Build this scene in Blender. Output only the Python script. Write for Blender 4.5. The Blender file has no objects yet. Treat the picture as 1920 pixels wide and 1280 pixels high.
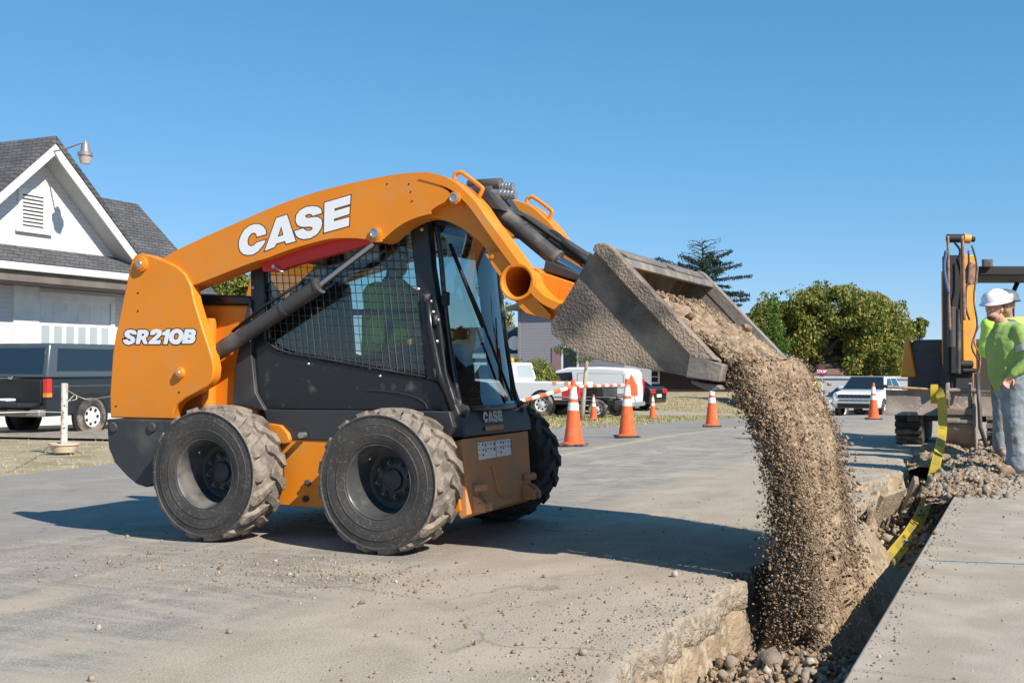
import bpy, bmesh, math, random
import numpy as np
from mathutils import Vector, Matrix
from math import radians as R, sin, cos, pi
sc = bpy.context.scene
col = sc.collection
random.seed(7); rng = np.random.default_rng(11)

# ------------------------------------------------------------ camera, sky, sun
FPX = 2133.0; YAW = R(24.5); PIT = math.atan(50/FPX); CAM = (3.318, -5.466, 1.04)
cam = bpy.data.cameras.new('camera'); cam.lens = 40; cam.sensor_width = 36
cam.clip_start = 0.05; cam.clip_end = 4000
co = bpy.data.objects.new('camera', cam); col.objects.link(co)
co.location = CAM; co.rotation_euler = (R(90)+PIT, 0, YAW); sc.camera = co
SUN = Vector((1.13, -0.50, 1.0)).normalized()      # towards the sun
ELEV = math.asin(SUN.z); AZ = math.atan2(SUN.x, SUN.y)
w = bpy.data.worlds.new('World'); sc.world = w; w.use_nodes = True
nt = w.node_tree; bg = nt.nodes['Background']
sky = nt.nodes.new('ShaderNodeTexSky'); sky.sky_type = 'NISHITA'; sky.sun_disc = False
sky.sun_elevation = ELEV; sky.sun_rotation = AZ
sky.air_density = 1.0; sky.dust_density = 0; sky.ozone_density = 3; sky.altitude = 2000
gm = nt.nodes.new('ShaderNodeGamma'); gm.inputs[1].default_value = .6; nt.links.new(sky.outputs[0], gm.inputs[0])
tv = nt.nodes.new('ShaderNodeVectorMath'); tv.operation = 'MULTIPLY'; tv.inputs[1].default_value = (.72, 1.04, 1.36); nt.links.new(gm.outputs[0], tv.inputs[0])
sx = nt.nodes.new('ShaderNodeSeparateXYZ'); cx = nt.nodes.new('ShaderNodeCombineXYZ'); pw_ = nt.nodes.new('ShaderNodeMath'); pw_.operation = 'POWER'; pw_.inputs[1].default_value = 1.6
nt.links.new(tv.outputs[0], sx.inputs[0]); nt.links.new(sx.outputs[0], pw_.inputs[0]); m2 = nt.nodes.new('ShaderNodeMath'); m2.operation = 'MULTIPLY'; m2.inputs[1].default_value = .72; nt.links.new(pw_.outputs[0], m2.inputs[0]); nt.links.new(m2.outputs[0], cx.inputs[0])
nt.links.new(sx.outputs[1], cx.inputs[1]); nt.links.new(sx.outputs[2], cx.inputs[2]); nt.links.new(cx.outputs[0], bg.inputs[0]); bg.inputs[1].default_value = 0.145
sl = bpy.data.lights.new('sun', 'SUN'); sl.energy = 5.0; sl.angle = R(0.53); sl.color = (1, 0.93, 0.82)
so = bpy.data.objects.new('sun', sl); col.objects.link(so)
so.rotation_euler = SUN.to_track_quat('Z', 'Y').to_euler()
sc.view_settings.view_transform = 'Standard'; sc.view_settings.look = 'None'
sc.view_settings.exposure = 0.5; sc.view_settings.gamma = 1.0
sc.cycles.max_bounces = 6; sc.cycles.transparent_max_bounces = 16

# ------------------------------------------------------------ pixel -> world
def ray(px, py):
    a = (px-960)/FPX; b = (640-py)/FPX
    fy = cos(PIT)-b*sin(PIT); fz = sin(PIT)+b*cos(PIT)
    c, s = cos(YAW), sin(YAW)
    return (a*c-fy*s, a*s+fy*c, fz)
def on(px, py, ax, val):
    r = ray(px, py); t = (val-CAM[ax])/r[ax]
    return tuple(CAM[i]+r[i]*t for i in range(3))
def dep(px, py, Y):                                   # at camera depth Y
    r = ray(px, py); f = (-sin(YAW), cos(YAW)); d = r[0]*f[0]+r[1]*f[1]
    return tuple(CAM[i]+r[i]*Y/d for i in range(3))
def Q(px, py, y=.24):
    p = on(px, py, 1, y); return (p[0], p[2])
def QL(pts, y=.24): return [Q(a, b, y) for a, b in pts]
def hit(px, py, dz=0.):                               # pixel -> point on the lie of the land
    z = 0.
    for _ in range(12): p = on(px, py, 2, z+dz); z = gz(p[0], p[1])
    return p
def gz(x, y):                                         # lie of the land
    sp = lambda v: math.log1p(math.exp(min(v*1.2, 40)))/1.2 if v < 30 else v
    yy = min(y, 75)
    return -.021*sp(yy-12) - .018*sp(yy-32) - .040*min(max(-1.2-x, 0), 3.2) - .010*min(max(-4.4-x, 0), 12) + .085*sp(min(y, 60)-38)*min(max((-6.5-x)/3.5, 0), 1)

# ------------------------------------------------------------ materials
def mat(name, c, rough=.6, metal=0., c2=None, sc1=6., mix=(.4, .62), dust=None, dsc=4., dmix=(.5, .6), bump=0., bsc=40.,
        det=6., spec=.5, coat=0., stretch=None, emit=None):
    m = bpy.data.materials.new(name); m.use_nodes = True; n = m.node_tree.nodes; l = m.node_tree.links
    b = n['Principled BSDF']; b.inputs['Roughness'].default_value = rough; b.inputs['Metallic'].default_value = metal
    b.inputs['Specular IOR Level'].default_value = spec; b.inputs['Coat Weight'].default_value = coat
    b.inputs['Base Color'].default_value = (*c, 1)
    g = n.new('ShaderNodeNewGeometry'); src = g.outputs['Position']
    if stretch:
        mp = n.new('ShaderNodeMapping'); mp.inputs['Scale'].default_value = stretch; l.new(src, mp.inputs[0]); src = mp.outputs[0]
    def noise(s, d=det):
        t = n.new('ShaderNodeTexNoise'); t.inputs['Scale'].default_value = s; t.inputs['Detail'].default_value = d
        l.new(src, t.inputs['Vector']); return t
    cur = None
    if c2:
        t = noise(sc1); r = n.new('ShaderNodeValToRGB'); r.color_ramp.elements[0].position = mix[0]; r.color_ramp.elements[1].position = mix[1]
        r.color_ramp.elements[0].color = (*c, 1); r.color_ramp.elements[1].color = (*c2, 1)
        l.new(t.outputs[0], r.inputs[0]); cur = r.outputs[0]
    if dust:
        t = noise(dsc, 8); r = n.new('ShaderNodeValToRGB'); r.color_ramp.elements[0].position = dmix[0]; r.color_ramp.elements[1].position = dmix[1]
        l.new(t.outputs[0], r.inputs[0])
        mx = n.new('ShaderNodeMixRGB'); l.new(r.outputs[0], mx.inputs[0]); mx.inputs[1].default_value = (*c, 1)
        if cur: l.new(cur, mx.inputs[1])
        mx.inputs[2].default_value = (*dust, 1); cur = mx.outputs[0]
        rm = n.new('ShaderNodeMapRange'); rm.inputs['To Min'].default_value = rough; rm.inputs['To Max'].default_value = .95
        l.new(r.outputs[0], rm.inputs[0]); l.new(rm.outputs[0], b.inputs['Roughness'])
    if cur: l.new(cur, b.inputs['Base Color'])
    if bump:
        t = noise(bsc, 5); bp = n.new('ShaderNodeBump'); bp.inputs['Strength'].default_value = bump; bp.inputs['Distance'].default_value = .02
        l.new(t.outputs[0], bp.inputs['Height']); l.new(bp.outputs[0], b.inputs['Normal'])
    if emit: b.inputs['Emission Color'].default_value = (*c, 1); b.inputs['Emission Strength'].default_value = emit
    return m
def glass(name, tint=(.75, .85, .83), gloss=.12, rough=.02):
    m = bpy.data.materials.new(name); m.use_nodes = True; n = m.node_tree.nodes; l = m.node_tree.links
    n.remove(n['Principled BSDF']); o = n['Material Output']
    t = n.new('ShaderNodeBsdfTransparent'); t.inputs[0].default_value = (*tint, 1)
    g = n.new('ShaderNodeBsdfGlossy'); g.inputs['Roughness'].default_value = rough
    fr = n.new('ShaderNodeFresnel'); fr.inputs[0].default_value = 1.5
    ad = n.new('ShaderNodeMath'); ad.operation = 'ADD'; ad.use_clamp = True; ad.inputs[1].default_value = gloss; l.new(fr.outputs[0], ad.inputs[0])
    mx = n.new('ShaderNodeMixShader'); l.new(ad.outputs[0], mx.inputs[0]); l.new(t.outputs[0], mx.inputs[1]); l.new(g.outputs[0], mx.inputs[2])
    l.new(mx.outputs[0], o.inputs[0]); return m
def banded(name, c, c2, axis, period, dark=.35, rough=.7, bump=.5, noise_c=None):   # siding / courses
    m = bpy.data.materials.new(name); m.use_nodes = True; n = m.node_tree.nodes; l = m.node_tree.links; b = n['Principled BSDF']
    b.inputs['Roughness'].default_value = rough
    g = n.new('ShaderNodeNewGeometry'); s = n.new('ShaderNodeSeparateXYZ'); l.new(g.outputs['Position'], s.inputs[0])
    dv = n.new('ShaderNodeMath'); dv.operation = 'DIVIDE'; dv.inputs[1].default_value = period; l.new(s.outputs[axis], dv.inputs[0])
    fr = n.new('ShaderNodeMath'); fr.operation = 'FRACT'; l.new(dv.outputs[0], fr.inputs[0])
    r = n.new('ShaderNodeValToRGB'); e = r.color_ramp.elements; e[0].position = 0; e[0].color = (dark, dark, dark, 1); e[1].position = .13; e[1].color = (1, 1, 1, 1)
    l.new(fr.outputs[0], r.inputs[0])
    t = n.new('ShaderNodeTexNoise'); t.inputs['Scale'].default_value = 3; t.inputs['Detail'].default_value = 8; l.new(g.outputs['Position'], t.inputs['Vector'])
    mc = n.new('ShaderNodeMixRGB'); l.new(t.outputs[0], mc.inputs[0]); mc.inputs[1].default_value = (*c, 1); mc.inputs[2].default_value = (*c2, 1)
    mm = n.new('ShaderNodeMixRGB'); mm.blend_type = 'MULTIPLY'; mm.inputs[0].default_value = 1; l.new(mc.outputs[0], mm.inputs[1]); l.new(r.outputs[0], mm.inputs[2])
    l.new(mm.outputs[0], b.inputs['Base Color'])
    bp = n.new('ShaderNodeBump'); bp.inputs['Strength'].default_value = bump; bp.inputs['Distance'].default_value = .012; bp.invert = True
    l.new(fr.outputs[0], bp.inputs['Height']); l.new(bp.outputs[0], b.inputs['Normal'])
    return m
def shingles(name, c1, c2, mort):
    m = bpy.data.materials.new(name); m.use_nodes = True; n = m.node_tree.nodes; l = m.node_tree.links; b = n['Principled BSDF']
    b.inputs['Roughness'].default_value = .9
    g = n.new('ShaderNodeNewGeometry'); s = n.new('ShaderNodeSeparateXYZ'); l.new(g.outputs['Position'], s.inputs[0])
    ad = n.new('ShaderNodeMath'); ad.operation = 'ADD'; l.new(s.outputs[0], ad.inputs[0]); l.new(s.outputs[1], ad.inputs[1])
    cb = n.new('ShaderNodeCombineXYZ'); l.new(ad.outputs[0], cb.inputs[0])
    l.new(s.outputs[2], cb.inputs[1])
    br = n.new('ShaderNodeTexBrick'); br.inputs['Scale'].default_value = 1; br.inputs['Brick Width'].default_value = .3; br.inputs['Row Height'].default_value = .1
    br.inputs['Mortar Size'].default_value = .012; br.inputs['Color1'].default_value = (*c1, 1); br.inputs['Color2'].default_value = (*c2, 1); br.inputs['Mortar'].default_value = (*mort, 1)
    l.new(cb.outputs[0], br.inputs['Vector'])
    t = n.new('ShaderNodeTexNoise'); t.inputs['Scale'].default_value = 2.5; t.inputs['Detail'].default_value = 10; l.new(g.outputs['Position'], t.inputs['Vector'])
    mm = n.new('ShaderNodeMixRGB'); mm.blend_type = 'OVERLAY'; mm.inputs[0].default_value = .8; l.new(br.outputs[0], mm.inputs[1]); l.new(t.outputs[0], mm.inputs[2])
    l.new(mm.outputs[0], b.inputs['Base Color'])
    bp = n.new('ShaderNodeBump'); bp.inputs['Strength'].default_value = .6; bp.inputs['Distance'].default_value = .01; bp.invert = True
    l.new(br.outputs['Fac'], bp.inputs['Height']); l.new(bp.outputs[0], b.inputs['Normal'])
    return m

M = {}
M['orange'] = mat('orange_paint', (.74, .235, .014), .42, c2=(.69, .22, .016), sc1=1.5, dust=(.56, .27, .08), dsc=4.5, dmix=(.5, .9), spec=.4, bump=.03, bsc=6)
M['orange_dirty'] = mat('dusty_orange_paint', (.6, .22, .05), .6, dust=(.44, .27, .16), dsc=5, dmix=(.3, .7))
M['charcoal'] = mat('charcoal_plastic', (.035, .036, .04), .5, dust=(.16, .14, .12), dsc=3, dmix=(.55, .9))
M['blackpaint'] = mat('black_paint', (.014, .015, .018), .3, dust=(.12, .11, .1), dsc=9, dmix=(.62, .8))
M['dullblack'] = mat('dull_black', (.01, .01, .011), .7)
M['greysteel'] = mat('grey_cylinder_paint', (.055, .052, .052), .45, dust=(.2, .17, .14), dsc=5, dmix=(.5, .75))
M['chrome'] = mat('chrome', (.5, .5, .52), .2, metal=1)
M['zinc'] = mat('zinc_steel', (.5, .5, .5), .35, metal=.8)
M['red'] = mat('red_paint', (.62, .025, .02), .4)
M['darkred'] = mat('red_lamp', (.4, .01, .01), .2, coat=.5)
M['rubber'] = mat('tyre_rubber', (.04, .036, .033), .6, c2=(.066, .058, .051), sc1=5, dust=(.12, .105, .09), dsc=55, dmix=(.55, .75), bump=.2, bsc=90)
M['tread'] = mat('dusty_tread', (.2, .17, .14), .95, c2=(.12, .1, .085), sc1=9, dust=(.27, .23, .19), dsc=14, dmix=(.45, .6), bump=.4, bsc=60)
M['treadshade'] = mat('shaded_tread', (.03, .028, .027), .9, c2=(.06, .052, .047), sc1=12, bump=.4, bsc=60)  # far wheels only: tyre colour with the loader's shade painted in
M['rim'] = mat('rim_paint', (.05, .054, .058), .3, c2=(.065, .066, .068), sc1=4, dust=(.17, .15, .13), dsc=6, dmix=(.5, .75))
M['rimdark'] = mat('rim_disc_paint', (.03, .032, .035), .45, dust=(.1, .09, .08), dsc=20, dmix=(.5, .75))
M['white'] = mat('white_decal', (.8, .8, .82), .5)
M['black'] = mat('black_decal', (.012, .011, .011), .5)
M['bucket'] = mat('soiled_bucket_steel', (.13, .105, .09), .8, c2=(.075, .064, .058), sc1=2.2, dust=(.34, .265, .2), dsc=3.2, dmix=(.42, .6), bump=.9, bsc=75)
M['bucketclean'] = mat('worn_bucket_steel', (.16, .14, .125), .55, c2=(.23, .2, .175), sc1=4, dust=(.3, .25, .2), dsc=7, dmix=(.5, .7), bump=.25, bsc=50)
M['bucketdark'] = mat('dark_bucket_paint', (.04, .042, .048), .5, dust=(.16, .14, .12), dsc=4, dmix=(.5, .75))
M['cabglass'] = glass('cab_glass', (.8, .88, .86), .015)
M['frontglass'] = glass('cab_front_glass', (.5, .62, .6), .10)
M['carglass'] = mat('car_glass', (.012, .016, .02), .05, coat=.6, spec=.9)
M['soil'] = mat('loose_soil', (.35, .245, .155), .95, c2=(.2, .135, .085), sc1=9, mix=(.35, .65), dust=(.44, .33, .225), dsc=28, dmix=(.5, .65), bump=1., bsc=70)
M['soild'] = mat('dark_soil', (.16, .105, .065), .95, c2=(.25, .175, .11), sc1=20, bump=.8, bsc=60)
M['stone'] = mat('broken_stone', (.31, .255, .2), .9, c2=(.22, .175, .135), sc1=6, bump=.4, bsc=40)
M['stonew'] = mat('pale_stone', (.44, .385, .32), .9, c2=(.33, .285, .235), sc1=9, bump=.3, bsc=40)
M['wood'] = mat('bare_wood', (.45, .3, .17), .8, c2=(.33, .22, .13), sc1=14, stretch=(1, 1, .15))

# ------------------------------------------------------------ object helpers
ORG = {}
def tag(o, label=None, cat=None, group=None, kind=None):
    if label: o['label'] = label
    if cat: o['category'] = cat
    if group: o['group'] = group
    if kind: o['kind'] = kind
    return o
def thing(name, loc, label, cat, rz=0, group=None):
    o = bpy.data.objects.new(name, None); col.objects.link(o); o.location = loc; o.rotation_euler = (0, 0, rz)
    o.empty_display_size = .2; tag(o, label, cat, group); ORG[o.name] = Vector(loc) if rz == 0 else Vector((0, 0, 0)); return o
class MB:
    def __init__(s): s.v = []; s.f = []; s.m = []; s.cm = 0
    def add(s, vs, fs, m=None):
        k = len(s.v); s.v += [tuple(p) for p in vs]; s.f += [tuple(i+k for i in f) for f in fs]; s.m += [s.cm if m is None else m]*len(fs); return s
    def box(s, x0, x1, y0, y1, z0, z1, m=None):
        return s.add([(x0, y0, z0), (x1, y0, z0), (x1, y1, z0), (x0, y1, z0), (x0, y0, z1), (x1, y0, z1), (x1, y1, z1), (x0, y1, z1)],
                     [(0, 3, 2, 1), (4, 5, 6, 7), (0, 1, 5, 4), (1, 2, 6, 5), (2, 3, 7, 6), (3, 0, 4, 7)], m)
    def prism(s, poly, a, b, ax=1, m=None):            # 2d polygon extruded along axis
        n = len(poly); A = sum(poly[i][0]*poly[(i+1) % n][1]-poly[(i+1) % n][0]*poly[i][1] for i in range(n))
        if A < 0: poly = poly[::-1]
        def P(p, t): return (p[0], t, p[1]) if ax == 1 else ((t, p[0], p[1]) if ax == 0 else (p[0], p[1], t))
        vs = [P(p, a) for p in poly]+[P(p, b) for p in poly]
        fs = [tuple(range(n)), tuple(range(2*n-1, n-1, -1))]+[(i, i+n, (i+1) % n+n, (i+1) % n) for i in range(n)]
        if ax == 1: pass
        else: fs = [f[::-1] for f in fs]
        return s.add(vs, fs, m)
    def tube(s, path, r, n=10, m=None, cap=True):
        path = [Vector(p) for p in path]; rs = r if isinstance(r, (list, tuple)) else [r]*len(path)
        vs = []; fs = []; up = None
        for i, p in enumerate(path):
            d = (path[min(i+1, len(path)-1)]-path[max(i-1, 0)]).normalized()
            if up is None: up = Vector((0, 0, 1)) if abs(d.z) < .9 else Vector((1, 0, 0))
            a = d.cross(up).normalized(); bb = a.cross(d).normalized(); up = bb
            for k in range(n):
                t = 2*pi*k/n; vs.append(p+(a*cos(t)+bb*sin(t))*rs[i])
        for i in range(len(path)-1):
            for k in range(n): fs.append((i*n+k, i*n+(k+1) % n, (i+1)*n+(k+1) % n, (i+1)*n+k))
        if cap: fs.append(tuple(range(n-1, -1, -1))); fs.append(tuple(range((len(path)-1)*n, len(path)*n)))
        return s.add(vs, fs, m)
    def cyl(s, p0, p1, r, n=20, r1=None, m=None): return s.tube([p0, p1], [r, r if r1 is None else r1], n, m)
    def rev(s, prof, c, ax=1, n=32, m=None, closed=False):   # prof: (axial, radius)
        vs = []; fs = []; k = len(prof)
        for j in range(n):
            t = 2*pi*j/n
            for a, r in prof:
                q = [0, 0, 0]; q[ax] = a; q[(ax+1) % 3] = r*cos(t); q[(ax+2) % 3] = r*sin(t)
                vs.append((c[0]+q[0], c[1]+q[1], c[2]+q[2]))
        for j in range(n):
            jj = (j+1) % n
            for i in range(k if closed else k-1):
                ii = (i+1) % k
                fs.append((j*k+i, jj*k+i, jj*k+ii, j*k+ii))
        return s.add(vs, fs, m)
    def quad(s, a, b, c, d, m=None): return s.add([a, b, c, d], [(0, 1, 2, 3)], m)
    def build(s, name, mats, parent=None, bevel=0, smooth=False, world=True, seg=2, label=None, auto=None, fixn=True):
        me = bpy.data.meshes.new(name)
        off = ORG.get(root_of(parent).name, Vector((0, 0, 0))) if (parent is not None and world) else Vector((0, 0, 0))
        me.from_pydata([Vector(p)-off for p in s.v], [], s.f)
        ms = mats if isinstance(mats, list) else [mats]
        for q in ms: me.materials.append(M[q] if isinstance(q, str) else q)
        me.polygons.foreach_set('material_index', s.m)
        if fixn:
            b = bmesh.new(); b.from_mesh(me); bmesh.ops.recalc_face_normals(b, faces=b.faces); b.to_mesh(me); b.free()
        o = bpy.data.objects.new(name, me); col.objects.link(o)
        if parent is not None: o.parent = parent
        if bevel:
            bm_ = o.modifiers.new('bevel', 'BEVEL'); bm_.width = bevel; bm_.segments = seg; bm_.limit_method = 'ANGLE'; bm_.angle_limit = R(35)
        if smooth or bevel or auto:
            for p in me.polygons: p.use_smooth = True
            if not (smooth is True and not auto and not bevel):
                b = bmesh.new(); b.from_mesh(me); lim = R(auto or 35)
                for e in b.edges:
                    if len(e.link_faces) != 2 or e.calc_face_angle(0) > lim: e.smooth = False
                b.to_mesh(me); b.free()
        if label: o['label'] = label
        return o
def root_of(o):
    while o is not None and o.parent is not None: o = o.parent
    return o
def cr(pts, n=5, closed=False):                        # catmull-rom through points
    P = [Vector((*p, 0)) if len(p) == 2 else Vector(p) for p in pts]; N = len(P); out = []
    rngs = range(N if closed else N-1)
    for i in rngs:
        g = lambda k: P[k % N] if closed else P[min(max(k, 0), N-1)]
        p0, p1, p2, p3 = g(i-1), g(i), g(i+1), g(i+2)
        for j in range(n):
            t = j/n; out.append(.5*((2*p1)+(-p0+p2)*t+(2*p0-5*p1+4*p2-p3)*t*t+(-p0+3*p1-3*p2+p3)*t**3))
    if not closed: out.append(P[-1])
    d = len(pts[0]); return [tuple(q[:d]) for q in out]
def offset_poly(poly, d):
    n = len(poly); out = []
    A = sum(poly[i][0]*poly[(i+1) % n][1]-poly[(i+1) % n][0]*poly[i][1] for i in range(n)); s = 1 if A > 0 else -1
    for i in range(n):
        a, b, c = [Vector(poly[(i+k) % n]) for k in (-1, 0, 1)]
        e1 = (b-a); e2 = (c-b)
        if e1.length < 1e-9 or e2.length < 1e-9: out.append(tuple(b)); continue
        e1.normalize(); e2.normalize(); n1 = Vector((e1.y, -e1.x)); n2 = Vector((e2.y, -e2.x)); m = n1+n2
        if m.length < 1e-6: m = n1
        m.normalize(); k = max(.45, m.dot(n1)); out.append(tuple(b+m*(s*d/k)))
    return out
def flat_shape(name, splines, to3, mats, parent, thick=.0015):   # filled 2d curve with holes -> mesh in the plane given by to3
    cu = bpy.data.curves.new(name, 'CURVE'); cu.dimensions = '2D'; cu.fill_mode = 'BOTH'
    for s in splines:
        sp = cu.splines.new('POLY'); sp.points.add(len(s)-1)
        for p, q in zip(sp.points, s): p.co = (q[0], q[1], 0, 1)
        sp.use_cyclic_u = True
    to = bpy.data.objects.new(name+'_c', cu); me = bpy.data.meshes.new_from_object(to)
    vs = [v.co.copy() for v in me.vertices]; fs = [tuple(p.vertices) for p in me.polygons]
    bpy.data.objects.remove(to); bpy.data.curves.remove(cu); bpy.data.meshes.remove(me)
    return vs, fs
def npmesh(name, V, Fq, mats, parent=None, midx=None, k=3, smooth=False):
    me = bpy.data.meshes.new(name); V = np.asarray(V, dtype=np.float32); Fq = np.asarray(Fq, dtype=np.int32)
    if parent is not None:
        off = ORG.get(root_of(parent).name, Vector((0, 0, 0))); V = V-np.array(off, dtype=np.float32)
    nf = len(Fq); me.vertices.add(len(V)); me.vertices.foreach_set('co', V.ravel())
    me.loops.add(nf*k); me.loops.foreach_set('vertex_index', Fq.ravel())
    me.polygons.add(nf); me.polygons.foreach_set('loop_start', np.arange(nf, dtype=np.int32)*k)
    for q in (mats if isinstance(mats, list) else [mats]): me.materials.append(M[q] if isinstance(q, str) else q)
    if midx is not None: me.polygons.foreach_set('material_index', np.asarray(midx, dtype=np.int32))
    if smooth: me.polygons.foreach_set('use_smooth', np.ones(nf, dtype=bool))
    me.update(calc_edges=True); o = bpy.data.objects.new(name, me); col.objects.link(o)
    if parent is not None: o.parent = parent
    return o
def copy_tree(o, parent=None):
    c = o.copy(); col.objects.link(c); c.parent = parent
    if parent is None: ORG[c.name] = ORG.get(o.name, Vector((0, 0, 0)))
    for ch in list(o.children): copy_tree(ch, c)
    return c
# value noise for geometry
def vnoise(P, s, seed=0):
    P = np.asarray(P, dtype=np.float64)*s+seed*17.3; i = np.floor(P).astype(np.int64); f = P-i; f = f*f*(3-2*f)
    def h(a): 
        n = (a[..., 0]*73856093) ^ (a[..., 1]*19349663) ^ (a[..., 2]*83492791); n = (n ^ (n >> 13))*1274126177 & 0x7fffffff
        return ((n ^ (n >> 16)) & 0xffff)/65535.
    r = 0
    for dx in (0, 1):
        for dy in (0, 1):
            for dz in (0, 1):
                wgt = (f[..., 0] if dx else 1-f[..., 0])*(f[..., 1] if dy else 1-f[..., 1])*(f[..., 2] if dz else 1-f[..., 2])
                r = r+wgt*h(i+np.array([dx, dy, dz]))
    return r*2-1
def fbm(P, s, o=4, seed=0): return sum(vnoise(P, s*2**k, seed+k)/2**k for k in range(o))
ICO_V = None
def ico():
    global ICO_V, ICO_F
    if ICO_V is None:
        b = bmesh.new(); bmesh.ops.create_icosphere(b, subdivisions=1, radius=1); b.verts.ensure_lookup_table()
        ICO_V = np.array([v.co[:] for v in b.verts]); ICO_F = np.array([[v.index for v in f.verts] for f in b.faces]); b.free()
    return ICO_V, ICO_F
def stones(C, S, lump=.3, flat=(.5, 1), base=None):               # many irregular stones as arrays
    iv, jf = base or ico(); n = len(C); C = np.asarray(C); S = np.asarray(S)
    V = np.repeat(iv[None], n, 0)*(1+rng.uniform(-lump, lump, (n, len(iv), 1)))
    V = V*rng.uniform(flat[0], flat[1], (n, 1, 3))*S[:, None, None]
    q = rng.normal(size=(n, 4)); q /= np.linalg.norm(q, axis=1)[:, None]; a, b, c, d = q.T
    Rm = np.stack([1-2*(c*c+d*d), 2*(b*c-a*d), 2*(b*d+a*c), 2*(b*c+a*d), 1-2*(b*b+d*d), 2*(c*d-a*b), 2*(b*d-a*c), 2*(c*d+a*b), 1-2*(b*b+c*c)], -1).reshape(n, 3, 3)
    V = np.einsum('nij,nkj->nki', Rm, V)+C[:, None]
    Fq = jf[None]+(np.arange(n)*len(iv))[:, None, None]
    return V.reshape(-1, 3), Fq.reshape(-1, 3)
CUBE = (np.array([(-1, -1, -1), (1, -1, -1), (1, 1, -1), (-1, 1, -1), (-1, -1, 1), (1, -1, 1), (1, 1, 1), (-1, 1, 1)], float)*.72, np.array([(0, 2, 1), (0, 3, 2), (4, 5, 6), (4, 6, 7), (0, 1, 5), (0, 5, 4), (1, 2, 6), (1, 6, 5), (2, 3, 7), (2, 7, 6), (3, 0, 4), (3, 4, 7)]))
OCT_V = np.array([(1, 0, 0), (-1, 0, 0), (0, 1, 0), (0, -1, 0), (0, 0, 1), (0, 0, -1)], float)
OCT_F = np.array([(0, 2, 4), (2, 1, 4), (1, 3, 4), (3, 0, 4), (2, 0, 5), (1, 2, 5), (3, 1, 5), (0, 3, 5)])
def grains(C, S):
    n = len(C); V = np.repeat(OCT_V[None], n, 0)*(1+rng.uniform(-.45, .45, (n, 6, 1)))*np.asarray(S)[:, None, None]
    th = rng.uniform(0, 6.28, n); c, s = np.cos(th), np.sin(th); X = V[..., 0]*c[:, None]-V[..., 2]*s[:, None]; Z = V[..., 0]*s[:, None]+V[..., 2]*c[:, None]
    V[..., 0] = X; V[..., 2] = Z; V += np.asarray(C)[:, None]
    return V.reshape(-1, 3), (OCT_F[None]+(np.arange(n)*6)[:, None, None]).reshape(-1, 3)
# ============================================================ SKID STEER LOADER
LD = thing('skid_steer_loader', (-.6, .88, 0), 'orange and black skid steer loader tipping soil from its raised bucket into the trench', 'loader')
mir = lambda y, s: y if s == 0 else 1.76-y

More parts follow.
